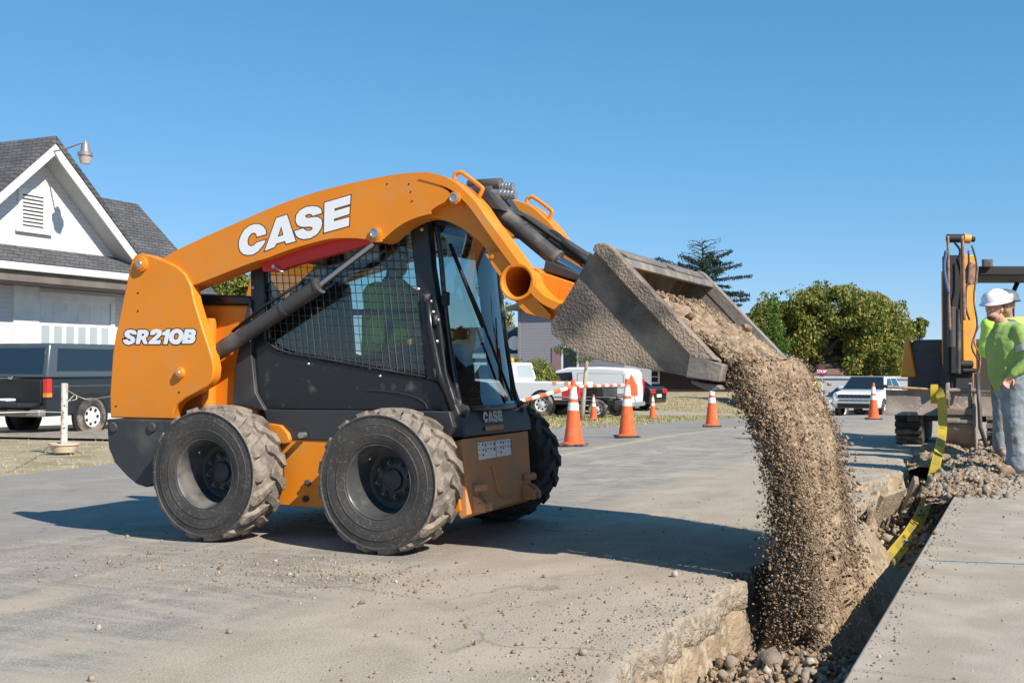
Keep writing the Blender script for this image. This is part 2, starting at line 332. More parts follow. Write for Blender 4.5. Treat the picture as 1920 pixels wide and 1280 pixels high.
def tyre(cx, s, dark=False):  # dark: far wheel, shade put into the tyre colour
    cz = .405; Y = lambda a: mir(a, s)
    prof = [(.045, .205), (.012, .212), (.004, .222), (.004, .235), (-.006, .25), (-.006, .258), (-.009, .261), (-.009, .268), (-.007, .271), (-.011, .30), (-.010, .32), (-.013, .323), (-.008, .327), (-.006, .345), (-.004, .362), (-.010, .368), (-.010, .376), (.0, .380),
            (.02, .376), (.05, .381), (.10, .386), (.15, .388), (.20, .386), (.25, .381), (.28, .376), (.30, .375), (.31, .368), (.306, .335), (.31, .29), (.306, .25), (.296, .235), (.296, .222), (.255, .205)]
    b = MB(); b.rev([(Y(a), r) for a, r in prof[:17]], (cx, 0, cz), n=72, m=0)
    b.rev([(Y(a), r) for a, r in prof[16:25]], (cx, 0, cz), n=72, m=1)
    b.rev([(Y(a), r) for a, r in prof[24:]], (cx, 0, cz), n=72, m=0)
    N = 17
    for side in (0, 1):
        for k in range(N):
            th0 = 2*pi*(k+.5*side)/N+rng.uniform(-.01, .01)
            st = [(-.002, .362, .385, .022, 0.0), (.012, .37, .408, .034, .0), (.05, .375, .414, .036, .03), (.085, .38, .417, .030, .10), (.125, .382, .417, .026, .17), (.168, .384, .414, .022, .215)]
            vs = []
            for a, rb, rt, hw, sh in st:
                a2 = a if side == 0 else .30-a
                for (r_, w_) in ((rb, hw*1.3), (rt, hw), (rt, -hw), (rb, -hw*1.3)):
                    r_ = r_-.006
                    t = th0+sh+w_/r_; vs.append((cx+r_*cos(t), Y(a2), cz+r_*sin(t)))
            fs = []
            for i in range(len(st)-1):
                for j in range(3): fs.append((i*4+j, i*4+j+1, (i+1)*4+j+1, (i+1)*4+j))
            fs += [(0, 1, 2, 3), tuple((len(st)-1)*4+j for j in (3, 2, 1, 0))]
            b.add(vs, fs, 1)
    o = b.build('wheel', ['treadshade' if dark else 'rubber', 'treadshade' if dark else 'tread'], LD, bevel=.006, auto=40)
    r = MB(); pr = [(.012, .214), (.008, .209), (.012, .204), (.03, .2), (.06, .192), (.085, .182), (.12, .176), (.165, .17), (.195, .165)]
    r.rev([(Y(a), q) for a, q in pr], (cx, 0, cz), n=56, m=0)
    r.rev([(Y(a), q) for a, q in [(.195, .165), (.2, .155), (.197, .12), (.182, .1), (.18, .065), (.165, .06), (.16, .05), (.16, .0)]], (cx, 0, cz), n=48, m=1)
    r.cyl((cx, Y(.2), cz), (cx, Y(.29), cz), .16, 24, m=1)
    ri = r.build('rim', ['rim', 'rimdark'], o, smooth=True, auto=40)
    for k in range(8):
        t = 2*pi*k/8+.2; bb = MB(); p = (cx+.098*cos(t), cz+.098*sin(t))
        bb.cyl((p[0], Y(.172), p[1]), (p[0], Y(.185), p[1]), .016, 12); bb.cyl((p[0], Y(.155), p[1]), (p[0], Y(.173), p[1]), .0095, 6)
        bb.build('lug_nut', 'rim', ri)
    if s == 0:
        v = MB(); t = 2.2; v.tube([(cx+.17*cos(t), Y(.11), cz+.17*sin(t)), (cx+.15*cos(t), Y(.07), cz+.15*sin(t))], .006, 8); v.build('valve', 'zinc', ri)
tyre(0, 0); tyre(-1.212, 0); tyre(0, 1, True); tyre(-1.212, 1, True)

# chassis
b = MB()
b.prism([(-1.62, .24), (-1.5, .19), (.24, .19), (.335, .22), (.30, .62), (-1.62, .62)], .37, 1.39)
b.cyl((-1.212, .28, .405), (-1.212, 1.48, .405), .12, 24); b.cyl((0, .28, .405), (0, 1.48, .405), .12, 24)
b.build('chassis', ['orange'], LD, bevel=.008)
b = MB(); pl = QL([(500, 793), (526, 797), (540, 812), (543, 824), (540, 830), (531, 832), (520, 822), (505, 818)], .34); b.prism(pl, .335, .37)
b.build('step_bracket', 'orange', LD, bevel=.004)
for px, py in ((577, 905), (573, 935)): b = MB(); x, z = Q(px, py, .36); b.cyl((x, .35, z), (x, .37, z), .02, 12); b.cyl((x, .335, z), (x, .352, z), .011, 6); b.build('chassis_bolt', 'greysteel', LD, smooth=True, auto=40)
b = MB(); x, z = Q(570, 815, .34); b.cyl((x, .30, z), (x, .35, z), .018, 14); b.build('side_knob', 'zinc', LD, smooth=True, auto=40)
# front plate (orange, soiled) with stickers and brackets
b = MB(); b.prism([(.30, .22), (.30, .62), (.345, .635), (.375, .2), (.33, .17)], .38, 1.31)
fp = b.build('front_plate', 'orange_dirty', LD, bevel=.008)
def fx(z): return .345+.03*(.635-z)/.435
b = MB()
for y0, y1 in ((.56, .80), (.81, 1.02)):
    b.add([(fx(.60)+.002, y0, .60), (fx(.60)+.002, y1, .60), (fx(.50)+.002, y1, .50), (fx(.50)+.002, y0, .50)], [(0, 1, 2, 3)], 0)
    for k in range(14):
        yy = y0+.012+.038*(k % 6)+.004*(k % 3); zz = .592-.03*(k//6); hz = .006+.014*((k*7) % 3)/2; b.add([(fx(zz)+.003, yy, zz), (fx(zz)+.003, yy+.016+.006*(k % 2), zz), (fx(zz-hz)+.003, yy+.016+.006*(k % 2), zz-hz), (fx(zz-hz)+.003, yy, zz-hz)], [(0, 1, 2, 3)], 1)
b.build('warning_sticker', ['white', 'greysteel'], fp)
b = MB(); b.tube([(fx(.45)+.006, .73, .45), (fx(.3)+.006, .80, .28), (fx(.26)+.006, .86, .255), (fx(.26)+.006, 1.0, .255)], .006, 6); b.build('seam', 'orange_dirty', fp)
for yy in (.50, 1.22):
    b = MB(); b.prism([(.36, .20), (.36, .31), (.41, .29), (.45, .25), (.45, .21)], yy-.05, yy-.025); b.prism([(.36, .20), (.36, .31), (.41, .29), (.45, .25), (.45, .21)], yy+.04, yy+.065); b.cyl((.42, yy-.06, .25), (.42, yy+.075, .25), .014, 12)
    b.cyl((.37, yy-.04, .345), (.42, yy+.03, .35), .024, 14); b.build('bumper_bracket', 'orange_dirty', fp, bevel=.004)
# sill above the chassis + rear uprights, engine housing
b = MB(); b.prism(QL([(494, 768), (842, 771), (850, 800), (838, 825), (610, 826), (548, 824), (530, 800), (500, 792)], .36), .362, 1.40)
b.build('side_sill', 'charcoal', LD, bevel=.006)
b = MB(); b.prism([(.20, .64), (.20, .845), (.285, .83), (.335, .72), (.348, .64)], .40, 1.36)
st = b.build('cab_step', 'charcoal', LD, bevel=.008)
b = MB(); b.prism(QL([(440, 690), (437, 757), (497, 770), (478, 735), (471, 660), (470, 560), (462, 580)], .40), .40, 1.36)
b.build('upright_panel', 'charcoal', LD, bevel=.006)
b = MB(); b.prism([(-2.05, .62), (-2.0, 1.47), (-1.15, 1.44), (-1.15, .62)], .44, 1.32)
b.build('engine_housing', 'orange', LD, bevel=.02)
b = MB(); x0, z0 = Q(385, 640, .36); b.cyl((x0, .40, .7), (x0, .40, 1.36), .045, 16); b.build('filter_pipe', 'orange', LD, smooth=True, auto=40)
b = MB(); b.prism([(-2.0, 1.472), (-1.9, 1.54), (-1.2, 1.50), (-1.16, 1.445)], .42, 1.34); b.build('engine_hood', 'blackpaint', LD, bevel=.012)
b = MB(); b.prism(QL([(199, 785), (324, 787), (322, 800), (300, 860), (291, 905), (272, 913), (256, 908), (238, 893), (215, 868), (203, 840)], .18), .18, 1.58)
rb = b.build('rear_bumper', 'charcoal', LD, bevel=.012)
for px in (213, 285):
    x, z = Q(px, 801, .18); b = MB(); b.rev([(.172, .0), (.172, .016), (.168, .03), (.178, .036), (.181, .0)], (x, 0, z), n=20); b.build('bumper_bolt', 'greysteel', rb, smooth=True)

# rear towers
TW = [(244, 500), (247, 487), (254, 478), (265, 475), (282, 479), (312, 490), (332, 500), (347, 514), (358, 535), (364, 565), (380, 617), (397, 668), (401, 690), (399, 708), (390, 723), (370, 735), (347, 747), (333, 757), (327, 768), (322, 785),
      (207, 783), (206, 740), (211, 665), (217, 627), (229, 570)]
for s in (0, 1):
    b = MB(); y0, y1 = mir(.22, s), mir(.30, s)
    b.prism(QL(TW, .22), min(y0, y1), max(y0, y1)); tw = b.build('rear_tower', 'orange', LD, bevel=.008)
    if s == 0:
        for px, py, r in ((262, 495, .052), (335, 699, .036)):
            x, z = Q(px, py, .2); b = MB(); b.rev([(.22, r), (.205, r), (.2, r*.9), (.2, r*.72), (.192, r*.7), (.19, r*.45)], (x, 0, z), n=28, m=0); b.rev([(.19, r*.45), (.187, r*.4), (.187, 0)], (x, 0, z), n=20, m=1)
            b.build('pivot_pin', ['orange', 'zinc'], tw, smooth=True, auto=35)
        for px, py in ((259, 549), (259, 583), (336, 735), (218, 761)):
            b = MB(); x, z = Q(px, py, .22); b.cyl((x, .217, z), (x, .222, z), .006, 8); b.build('rivet', 'black', tw)

# arms
UP = cr([(300, 487), (330, 470), (380, 446), (450, 415), (520, 385), (590, 361), (660, 343), (730, 329), (770, 324), (802, 323)], 4)
OUT = cr([(802, 323), (830, 330), (852, 341), (873, 359), (893, 380), (915, 412), (942, 448), (970, 487), (990, 518), (1008, 542), (1026, 558), (1056, 571)], 4)
TIP = [(1056, 575), (1048, 582), (1042, 592), (1036, 599), (1027, 598), (1005, 592), (983, 586), (972, 576)]
INN = cr([(972, 576), (953, 551), (936, 521), (922, 500), (908, 474), (896, 458), (877, 440), (850, 422), (822, 410), (800, 406), (778, 409), (756, 419), (735, 434), (720, 448), (706, 453)], 4)
LOW = cr([(706, 453), (682, 448), (655, 446), (617, 448), (580, 457), (540, 469), (500, 484), (470, 493), (380, 528), (358, 536), (340, 545)], 4)
ARM = UP[:-1]+OUT[:-1]+TIP[:-1]+INN[:-1]+LOW
REARPL = UP[:-1]+cr([(802, 323), (795, 331), (789, 338)], 2)[:-1]+cr([(789, 338), (812, 342), (832, 352), (843, 363), (838, 376), (820, 386), (806, 396)], 4)[:-1]+cr([(806, 401), (790, 405), (778, 409), (756, 419), (735, 434), (720, 448), (706, 453)], 3)[:-1]+LOW
FL_IN = cr([(785, 336), (822, 346), (846, 356), (864, 371), (883, 391), (905, 422), (932, 460), (960, 498), (980, 530), (998, 552), (1018, 570), (1044, 582)], 4)
FLANGE = OUT+[(1056, 575), (1050, 580)]+FL_IN[::-1]
LOWPL = cr([(907, 476), (925, 472), (945, 473), (955, 478)], 3)+cr([(958, 482), (972, 515), (995, 552), (1016, 575), (1030, 590)], 4)+[(1027, 598), (1005, 592), (983, 586)]+cr([(972, 576), (953, 551), (936, 521), (922, 500)], 4)
for s in (0, 1):
    Ym = lambda a: mir(a, s)
    rg = lambda a, c: (min(Ym(a), Ym(c)), max(Ym(a), Ym(c)))
    b = MB(); b.prism(QL(ARM, .24), *rg(.31, .41)); b.prism(QL(REARPL, .24), *rg(.24, .312)); b.prism(QL(FLANGE, .24), *rg(.235, .312)); b.prism(QL(LOWPL, .24), *rg(.262, .312))
    arm = b.build('lift_arm', 'orange', LD)
    if s == 0:                                          # bore the torque tube opening through the near arm
        xh, zh = Q(968, 528, .23); ct = MB(); ct.cyl((xh, .1, zh), (xh, .6, zh), .0845, 36); cto = ct.build('cutter', 'orange', LD)
        mo_ = arm.modifiers.new('bore', 'BOOLEAN'); mo_.operation = 'DIFFERENCE'; mo_.solver = 'EXACT'; mo_.use_self = True; mo_.object = cto
        bpy.context.view_layer.update(); dg_ = bpy.context.evaluated_depsgraph_get(); nm_ = bpy.data.meshes.new_from_object(arm.evaluated_get(dg_)); arm.modifiers.clear(); arm.data = nm_; bpy.data.objects.remove(cto)
    bv_ = arm.modifiers.new('bevel', 'BEVEL'); bv_.width = .005; bv_.segments = 2; bv_.limit_method = 'ANGLE'; bv_.angle_limit = R(35)
    if s == 0:
        for px, py, r in ((702, 437, .036), (851, 371, .034)):
            x, z = Q(px, py, .22); yb = .24 if px < 800 else .31
            b = MB(); b.cyl((x, .225, z), (x, yb+.01, z), r*1.05, 28, m=0); b.rev([(.226, r*.8), (.214, r*.78), (.212, r*.62), (.217, r*.58), (.217, 0)], (x, 0, z), n=24, m=1)
            if px < 800: b.prism([(x-r*1.1, z-r*1.4), (x+r*1.1, z-r*1.4), (x+r*1.2, z), (x-r*1.2, z)], .232, .245, m=0)
            b.build('pivot_pin', ['orange', 'zinc'], arm, smooth=True, auto=35)
        for px, py in ((726, 345), (767, 345), (770, 360), (773, 377)):
            b = MB(); x, z = Q(px, py, .24); b.cyl((x, .2375, z), (x, .2405, z), .005, 8); b.build('rivet', 'black', arm)
        b = MB(); x, z = Q(924, 481, .26); b.cyl((x, .25, z), (x, .263, z), .012, 10); b.build('small_boss', 'orange', arm)
        # torque tube ring
        x, z = Q(968, 528, .23); b = MB(); b.rev([(.262, .106), (.243, .106), (.234, .101), (.234, .092), (.241, .084), (.95, .083), (.95, 0)], (x, 0, z), n=40)
        b.build('tube_ring', 'orange', arm, smooth=True, auto=40)
    # grab handle on top of the arm
    yh = Ym(.36)
    pts = [Q(852, 338, .36), Q(853, 328, .36), Q(860, 324, .36), Q(868, 325, .36), Q(900, 349, .36), Q(904, 357, .36), Q(892, 381, .36)]
    b = MB(); b.tube([(p[0], yh, p[1]) for p in cr(pts, 3)], .0125, 10); b.build('grab_handle', 'orange', arm, smooth=True, auto=50)
# cross members between the arms
x, z = Q(968, 528, .24)
b = MB(); b.rev([(.411, .087), (.411, .097), (1.349, .097), (1.349, .087)], (x, 0, z), n=36, closed=True); b.cyl((.97, .41, 1.44), (.97, 1.35, 1.44), .05, 20)
b.prism([(.78, 1.50), (.80, 1.585), (1.03, 1.505), (1.03, 1.42), (.9, 1.42)], .412, 1.348)
b.build('cross_tube', 'orange', LD, bevel=.01)
b = MB(); b.prism([(.80, 1.59), (.815, 1.655), (1.04, 1.565), (1.035, 1.52)], .48, 1.28); b.build('coupler_plate', 'charcoal', LD, bevel=.01)
for y0 in (.45, 1.16): b = MB(); b.prism([(1.0, 1.30), (1.0, 1.52), (1.08, 1.60), (1.20, 1.55), (1.07, 1.27)], y0, y0+.15); b.build('bucket_coupler', 'charcoal', LD, bevel=.01)
# CASE lettering (traced shapes)
LET = {
 'C': [[(555, 714), (548, 650), (512, 597), (450, 564), (380, 562), (300, 590), (230, 645), (178, 730), (148, 820), (147, 900), (167, 965), (212, 1010), (280, 1026), (360, 1016), (430, 972), (490, 905), (530, 848), (546, 797), (410, 840), (402, 850), (370, 882), (322, 897), (285, 872), (275, 820), (290, 758), (330, 705), (375, 688), (408, 710), (415, 753)]],
 'A': [[(708, 472), (868, 422), (998, 818), (855, 858), (838, 815), (704, 856), (682, 907), (534, 963)], [(781, 592), (815, 727), (730, 754)]],
 'S': [[(1393, 396), (1378, 340), (1330, 302), (1250, 292), (1150, 307), (1062, 357), (1007, 430), (997, 510), (1022, 573), (1080, 603), (1150, 603), (1200, 598), (1245, 606), (1256, 632), (1225, 663), (1170, 665), (1130, 645), (1118, 624), (980, 668), (1000, 728), (1050, 772), (1120, 788), (1220, 773), (1318, 714), (1378, 628), (1398, 550), (1384, 490), (1330, 458), (1262, 457), (1190, 472), (1145, 458), (1143, 430), (1190, 408), (1240, 416), (1254, 440)]],
 'E': [[(1432, 242), (1823, 127), (1813, 263), (1583, 328), (1580, 368), (1813, 298), (1803, 412), (1576, 482), (1572, 522), (1803, 458), (1798, 588), (1422, 692)]]}
SR = [('S', [[(438, 328), (443, 290), (418, 237), (330, 212), (240, 217), (177, 262), (162, 320), (187, 375), (250, 410), (300, 438), (308, 462), (270, 468), (243, 452), (235, 430), (132, 440), (147, 500), (190, 543), (260, 558), (340, 538), (398, 495), (413, 430), (388, 382), (320, 347), (277, 317), (285, 297), (320, 297), (340, 322)]]),
 ('R', [[(470, 217), (650, 217), (703, 250), (713, 310), (688, 370), (645, 400), (690, 540), (602, 540), (557, 440), (537, 440), (505, 540), (417, 540)], [(562, 305), (610, 305), (600, 350), (550, 355)]]),
 ('2', [[(742, 335), (752, 270), (800, 217), (890, 197), (978, 217), (1013, 270), (998, 340), (940, 400), (868, 450), (990, 450), (970, 540), (700, 540), (717, 480), (790, 410), (878, 340), (908, 300), (888, 287), (862, 297), (840, 332)]]),
 ('1', [[(1122, 202), (1203, 202), (1130, 540), (1037, 540), (1080, 340), (1012, 340), (1022, 277), (1080, 247)]]),
 ('0', [cr([(1330, 192), (1430, 212), (1488, 280), (1493, 370), (1450, 470), (1380, 538), (1290, 543), (1212, 510), (1168, 430), (1177, 330), (1232, 240)], 3, True), cr([(1345, 290), (1385, 310), (1385, 370), (1350, 430), (1310, 440), (1280, 410), (1280, 360), (1300, 310)], 3, True)]),
 ('B', [[(1532, 202), (1718, 202), (1773, 240), (1778, 310), (1748, 352), (1768, 400), (1753, 470), (1698, 518), (1640, 528), (1457, 528)], [(1620, 285), (1670, 285), (1660, 315), (1612, 315)], [(1595, 405), (1650, 405), (1640, 435), (1588, 435)]])]
def letters(items, to3, name, parent, off, lift, mo='black', mw='white'):
    b = MB(); k = 0
    for ch, sp in items:
        for (o_, d, mi) in ((off, lift*.4, 0), (0, lift, 1)):
            if mi == 0 and not off: continue
            S2 = [offset_poly(s, o_ if i == 0 else -o_) if o_ else s for i, s in enumerate(sp)]
            vs, fs = flat_shape('l', S2, None, None, None)
            b.add([to3(v.x, v.y, d+k*.00012) for v in vs], fs, mi)
        k += 1
    return b.build(name, [mo, mw], parent, fixn=False)
near_arm = [o for o in LD.children if o.name.startswith('lift_arm')][0]
near_tower = [o for o in LD.children if o.name.startswith('rear_tower')][0]
def t_case(x, y, d):
    p = on(x/8+430, y/8+350, 1, .24); return (p[0], .24-.0006-d, p[2])
letters(list(LET.items()), t_case, 'lettering', near_arm, 13, .0012)
def t_sr(x, y, d):
    p = on(x/12+220, y/12+600, 1, .22); return (p[0], .22-.0006-d, p[2])
letters(SR, t_sr, 'lettering', near_tower, 22, .0012)
def t_front(x, y, d):                                   # small CASE on the cab step
    yy = y+.3*(x-980); u = (x-140)/1690; v = (900-yy)/560
    z = .668+v*.085+.035; return (.335+.013*(.72-z)/.08*1.0+.004+d, .66+u*.27, z)
M['silver'] = mat('silver_letter', (.5, .52, .54), .5)
letters(list(LET.items()), t_front, 'lettering', st, 0, .003, 'silver', 'silver')
b = MB(); b.quad((.350, .66, .693), (.350, .92, .693), (.353, .92, .666), (.353, .66, .666)); b.build('badge', 'orange_dirty', st)

# red arm support
b = MB(); b.prism(QL([(481, 491), (484, 508), (511, 508), (540, 497), (600, 480), (650, 466), (700, 452), (705, 446), (655, 444), (617, 444), (575, 455), (520, 475)], .27), .315, .375)
ls = b.build('arm_lock', 'red', LD, bevel=.006)
x, z = Q(514, 500, .3); b = MB(); b.cyl((x, .29, z), (x, .32, z), .012, 10); b.tube([(x, .30, z), (x+.05, .30, z-.03), (x+.07, .32, z-.03)], .004, 6); b.build('lock_pin', 'zinc', ls)
# lift cylinder
def cylpx(name, a, bpt, ya, r, rod_to, rr, mats, parent=LD, ends=True):
    pa = on(*a, 1, ya); pb = on(*bpt, 1, ya); pc = on(*rod_to, 1, ya)
    b = MB(); b.cyl(pa, pb, r, 24, m=0); o = b.build(name, mats, parent, smooth=True, auto=40)
    q = MB(); q.cyl(pb, pc, rr, 18, m=0); q.build('rod', 'chrome', o, smooth=True, auto=40)
    d = (Vector(pb)-Vector(pa)).normalized()
    for t in (.0, .28):
        q = MB(); c = Vector(pb)-d*t; q.cyl(c-d*.012, c+d*.006, r*1.12, 24); q.build('collar', 'greysteel', o, smooth=True, auto=40)
    return o
lc = cylpx('lift_cylinder', (392, 672), (598, 536), .33, .048, (702, 456), .021, 'greysteel')
x, z = Q(565, 533, .33); b = MB(); b.tube([(x, .33, z), (x+.02, .33, z+.03), (x+.06, .33, z+.035)], .012, 8); b.tube([Vector((x-.55, .37, z-.28)), Vector((x-.3, .375, z-.12)), Vector((x, .35, z+.02))], .011, 8); b.build('hose', 'dullblack', lc, smooth=True)
b = MB(); p0 = on(425, 640, 1, .36); p1 = on(448, 618, 1, .36); p2 = on(459, 620, 1, .36); b.tube([p0, p1, p2, on(470, 640, 1, .36)], .006, 8); b.tube([on(392, 655, 1, .38), on(452, 611, 1, .38)], .005, 8); b.build('hydraulic_line', 'zinc', lc, smooth=True)
# tilt cylinders
tc = cylpx('tilt_cylinder', (930, 392), (1044, 486), .56, .05, (1092, 514), .027, 'greysteel')
tc2 = cylpx('tilt_cylinder', (978, 410), (1100, 488), 1.20, .048, (1128, 508), .025, 'greysteel')
b = MB(); b.tube(cr([on(1018, 447, 1, 1.0), on(1030, 438, 1, 1.0), on(1045, 443, 1, 1.0), on(1062, 462, 1, .95), on(1085, 478, 1, .9), on(1100, 490, 1, .9)], 4), .024, 10)
b.tube(cr([on(938, 398, 1, .7), on(960, 405, 1, .8), on(985, 425, 1, .85), on(1010, 440, 1, .9)], 4), .018, 10)
b.tube(cr([on(945, 392, 1, .75), on(970, 398, 1, .85), on(1000, 418, 1, .9), on(1040, 446, 1, .95), on(1100, 484, 1, 1.0)], 4), .016, 10)
b.build('hose', 'dullblack', tc2, smooth=True)
# hydraulic couplers on the arm
b = MB()
b.cyl(on(880, 350, 1, .62), on(940, 346, 1, .62), .04, 18, m=0); b.cyl(on(885, 362, 1, .6), on(925, 362, 1, .6), .045, 18, m=0)
b.cyl(on(935, 350, 1, .62), on(962, 350, 1, .62), .022, 14, m=1); b.cyl(on(925, 362, 1, .6), on(968, 366, 1, .6), .026, 14, m=1)
for k in range(4): b.cyl(on(943+6*k, 350, 1, .62), on(945+6*k, 350, 1, .62), .026, 14, m=1); b.cyl(on(938+7*k, 363.5+k*.6, 1, .6), on(941+7*k, 364+k*.6, 1, .6), .03, 14, m=1)
b.prism([(.2, 2.0), (.2, 2.08), (.48, 2.06), (.56, 1.95)], .42, .75, m=0)
b.build('hydraulic_coupler', ['charcoal', 'zinc'], LD, smooth=True, auto=35)

# ---------------- cab
YC = .43; YF = 1.33
bot = QL([(472, 560), (478, 735), (495, 768), (846, 772)], YC)
# side lower panel
b = MB(); b.prism(QL([(474, 640), (480, 735), (496, 768), (846, 771), (838, 745), (820, 715), (797, 708), (700, 691), (600, 673), (545, 664), (520, 655), (500, 640), (498, 600), (474, 600)], YC), YC, YC+.04)
sp = b.build('side_panel', 'blackpaint', LD, bevel=.01)
for px, py in ((578, 682), (712, 705)): b = MB(); x, z = Q(px, py, YC); b.rev([(YC-.006, 0), (YC-.006, .006), (YC+.002, .01)], (x, 0, z), n=12); b.build('panel_bolt', 'zinc', sp, smooth=True)
b = MB(); b.tube([(*[Q(p[0], p[1], YC)[0]], YC-.004, Q(p[0], p[1], YC)[1]) for p in cr([(690, 731), (740, 735), (780, 745), (797, 755), (801, 766)], 4)], .004, 6); b.build('panel_seam', 'charcoal', sp)
b = MB(); b.prism(QL([(474, 640), (480, 735), (496, 768), (846, 771), (790, 720), (600, 690), (500, 650)], YC), YF-.04, YF); b.build('side_panel', 'blackpaint', LD)
# frame pillars (near and far)
for s in (0, 1):
    rg = lambda a, c: (min(mir(a, s), mir(c, s)), max(mir(a, s), mir(c, s)))
    b = MB(); b.prism(QL([(470, 480), (472, 600), (499, 640), (496, 480)], YC), *rg(.42, .50))            # rear pillar
    b.prism(QL([(766, 405), (774, 470), (793, 640), (800, 712), (822, 716), (838, 745), (848, 772), (862, 772), (852, 745), (838, 700), (826, 600), (810, 500), (803, 412)], YC), *rg(.42, .50))   # front pillar
    b.prism(QL([(470, 470), (470, 500), (600, 475), (770, 432), (803, 432), (803, 404), (700, 395)], YC), *rg(.43, .50))
    cf = b.build('cab_frame', 'blackpaint', LD, bevel=.01)
    if s == 0:
        b = MB(); b.tube([on(px, py, 1, .405) for px, py in ((800, 552), (808, 620), (824, 700), (848, 768))], [.022]*4, 12); b.build('cab_post', 'blackpaint', cf, smooth=True)
        for px, py in ((783, 542), (806, 565), (811, 585), (820, 600), (790, 430), (473, 539), (818, 640), (822, 690)): b = MB(); x, z = Q(px, py, .41); b.rev([(.405, 0), (.405, .008), (.42, .012)], (x, 0, z), n=10); b.build('frame_bolt', 'zinc', cf, smooth=True)
# roof
rf = QL([(470, 480), (474, 440), (512, 392), (530, 381), (560, 376), (590, 380), (640, 385), (795, 396), (806, 408), (803, 430), (770, 432), (600, 470)], YC)
b = MB(); b.prism(rf, YC+.0, YF-.0); b.build('cab_roof', 'blackpaint', LD, bevel=.02)
# floor + rear wall
b = MB(); b.prism(QL([(474, 600), (480, 735), (496, 768), (846, 771), (838, 745), (560, 735), (500, 700), (497, 600)], YC+.1), YC+.04, YF-.04); b.build('cab_floor', 'dullblack', LD)
# guard mesh
GP = QL([(497, 505), (560, 488), (640, 468), (700, 455), (768, 436), (779, 500), (790, 600), (797, 706), (700, 689), (600, 671), (545, 662), (520, 654), (499, 640)], .42)
def clipline(poly, p, d):
    ts = []
    n = len(poly)
    for i in range(n):
        a = Vector(poly[i]); c = Vector(poly[(i+1) % n]); e = c-a; den = d.x*e.y-d.y*e.x
        if abs(den) < 1e-9: continue
        t = ((a.x-p.x)*e.y-(a.y-p.y)*e.x)/den; s_ = ((a.x-p.x)*d.y-(a.y-p.y)*d.x)/den
        if 0 <= s_ <= 1: ts.append(t)
    ts.sort(); return ts
b = MB()
dv = Vector((.115, -1)).normalized(); dh = Vector((1, -.05)).normalized()
for (d, nstep, base, r, yo) in ((dv, .0475, Vector((-1.1, 1.3)), .0026, .418), (dh, .05, Vector((-.5, .85)), .0022, .422)):
    nrm = Vector((-d.y, d.x))
    for k in range(-30, 60):
        p = base+nrm*(k*nstep); ts = clipline(GP, p, d)
        for i in range(0, len(ts)-1, 2):
            a = p+d*ts[i]; c = p+d*ts[i+1]; b.tube([(a.x, yo, a.y), (c.x, yo, c.y)], r, 5, cap=False)
for i in range(7, 12): b.tube([(GP[i][0], .42, GP[i][1]), (GP[i+1][0], .42, GP[i+1][1])], .006, 6)
b.build('window_guard', 'charcoal', LD)
b = MB(); b.prism([(p[0], p[1]) for p in GP], .455, .459); b.build('side_glass', 'cabglass', LD, fixn=False)
b = MB(); b.prism([(p[0], p[1]) for p in GP], YF-.03, YF-.026); b.build('side_glass', 'cabglass', LD, fixn=False)
# inner horizontal bar
a = Q(560, 588, .48); c = Q(780, 590, .48); b = MB(); b.box(a[0], c[0], .47, .49, a[1]-.018, a[1]+.018); b.box(a[0]+.3, a[0]+.33, .47, .49, a[1]-.3, a[1]+.5); b.build('inner_rail', 'dullblack', LD)
# front door: curved glass with frame
fc = [Q(px, py, YC) for px, py in cr([(808, 415), (818, 470), (826, 560), (838, 660), (852, 745), (858, 768)], 4)]
b = MB()
gl = []
for i in range(len(fc)):
    row = []
    for j in range(9):
        t = j/8; y = YC+.05+t*(YF-YC-.10); bulge = .05*(1-(2*t-1)**2)
        row.append((fc[i][0]+bulge, y, fc[i][1]))
    gl.append(row)
vs = [p for r_ in gl for p in r_]; fs = [(i*9+j, i*9+j+1, (i+1)*9+j+1, (i+1)*9+j) for i in range(len(gl)-1) for j in range(8)]
b.add(vs, fs); b.build('front_glass', 'frontglass', LD, smooth=True)
b = MB()
for j in (0, 8): b.tube([gl[i][j] for i in range(len(gl))], .016, 8)
b.tube(gl[0], .018, 8); b.tube(gl[-1], .018, 8)
b.build('door_frame', 'blackpaint', LD, smooth=True)
b = MB(); b.tube([gl[6][2], tuple(Vector(gl[9][3])+Vector((.03, 0, 0))), tuple(Vector(gl[17][6])+Vector((.03, 0, 0)))], .009, 6); b.tube([gl[3][1], tuple(Vector(gl[10][3])+Vector((.04, 0, 0)))], .012, 6)
b.tube([tuple(Vector(gl[17][6])+Vector((.03, 0, 0))), tuple(Vector(gl[9][7])+Vector((.03, 0, 0)))], .006, 6); b.build('wiper', 'dullblack', LD, smooth=True)
b = MB(); p = on(830, 560, 1, .45); b.box(p[0], p[0]+.04, .43, .47, p[2]-.04, p[2]+.04); b.build('door_hinge', 'dullblack', LD, bevel=.006)
for k, (py, ) in enumerate(((600,), (700,))):
    p = on(818, py, 1, .41); b = MB(); b.cyl((p[0], .40, p[2]-.03), (p[0], .40, p[2]+.03), .016, 12); b.build('door_hinge', 'charcoal', LD, smooth=True)
# rear view mirror
b = MB(); p = on(930, 600, 1, 1.30); b.box(p[0]-.01, p[0]+.03, 1.27, 1.36, p[2]-.10, p[2]+.07, 0); b.box(p[0]+.03, p[0]+.033, 1.28, 1.35, p[2]-.09, p[2]+.06, 1)
mi = b.build('side_mirror', ['dullblack', 'chrome'], LD, bevel=.008); b = MB(); b.tube([(p[0]+.01, 1.3, p[2]-.08), (p[0]-.0, 1.29, p[2]-.14), (p[0]-.10, 1.27, p[2]-.16)], .01, 8); b.build('mirror_arm', 'dullblack', mi)
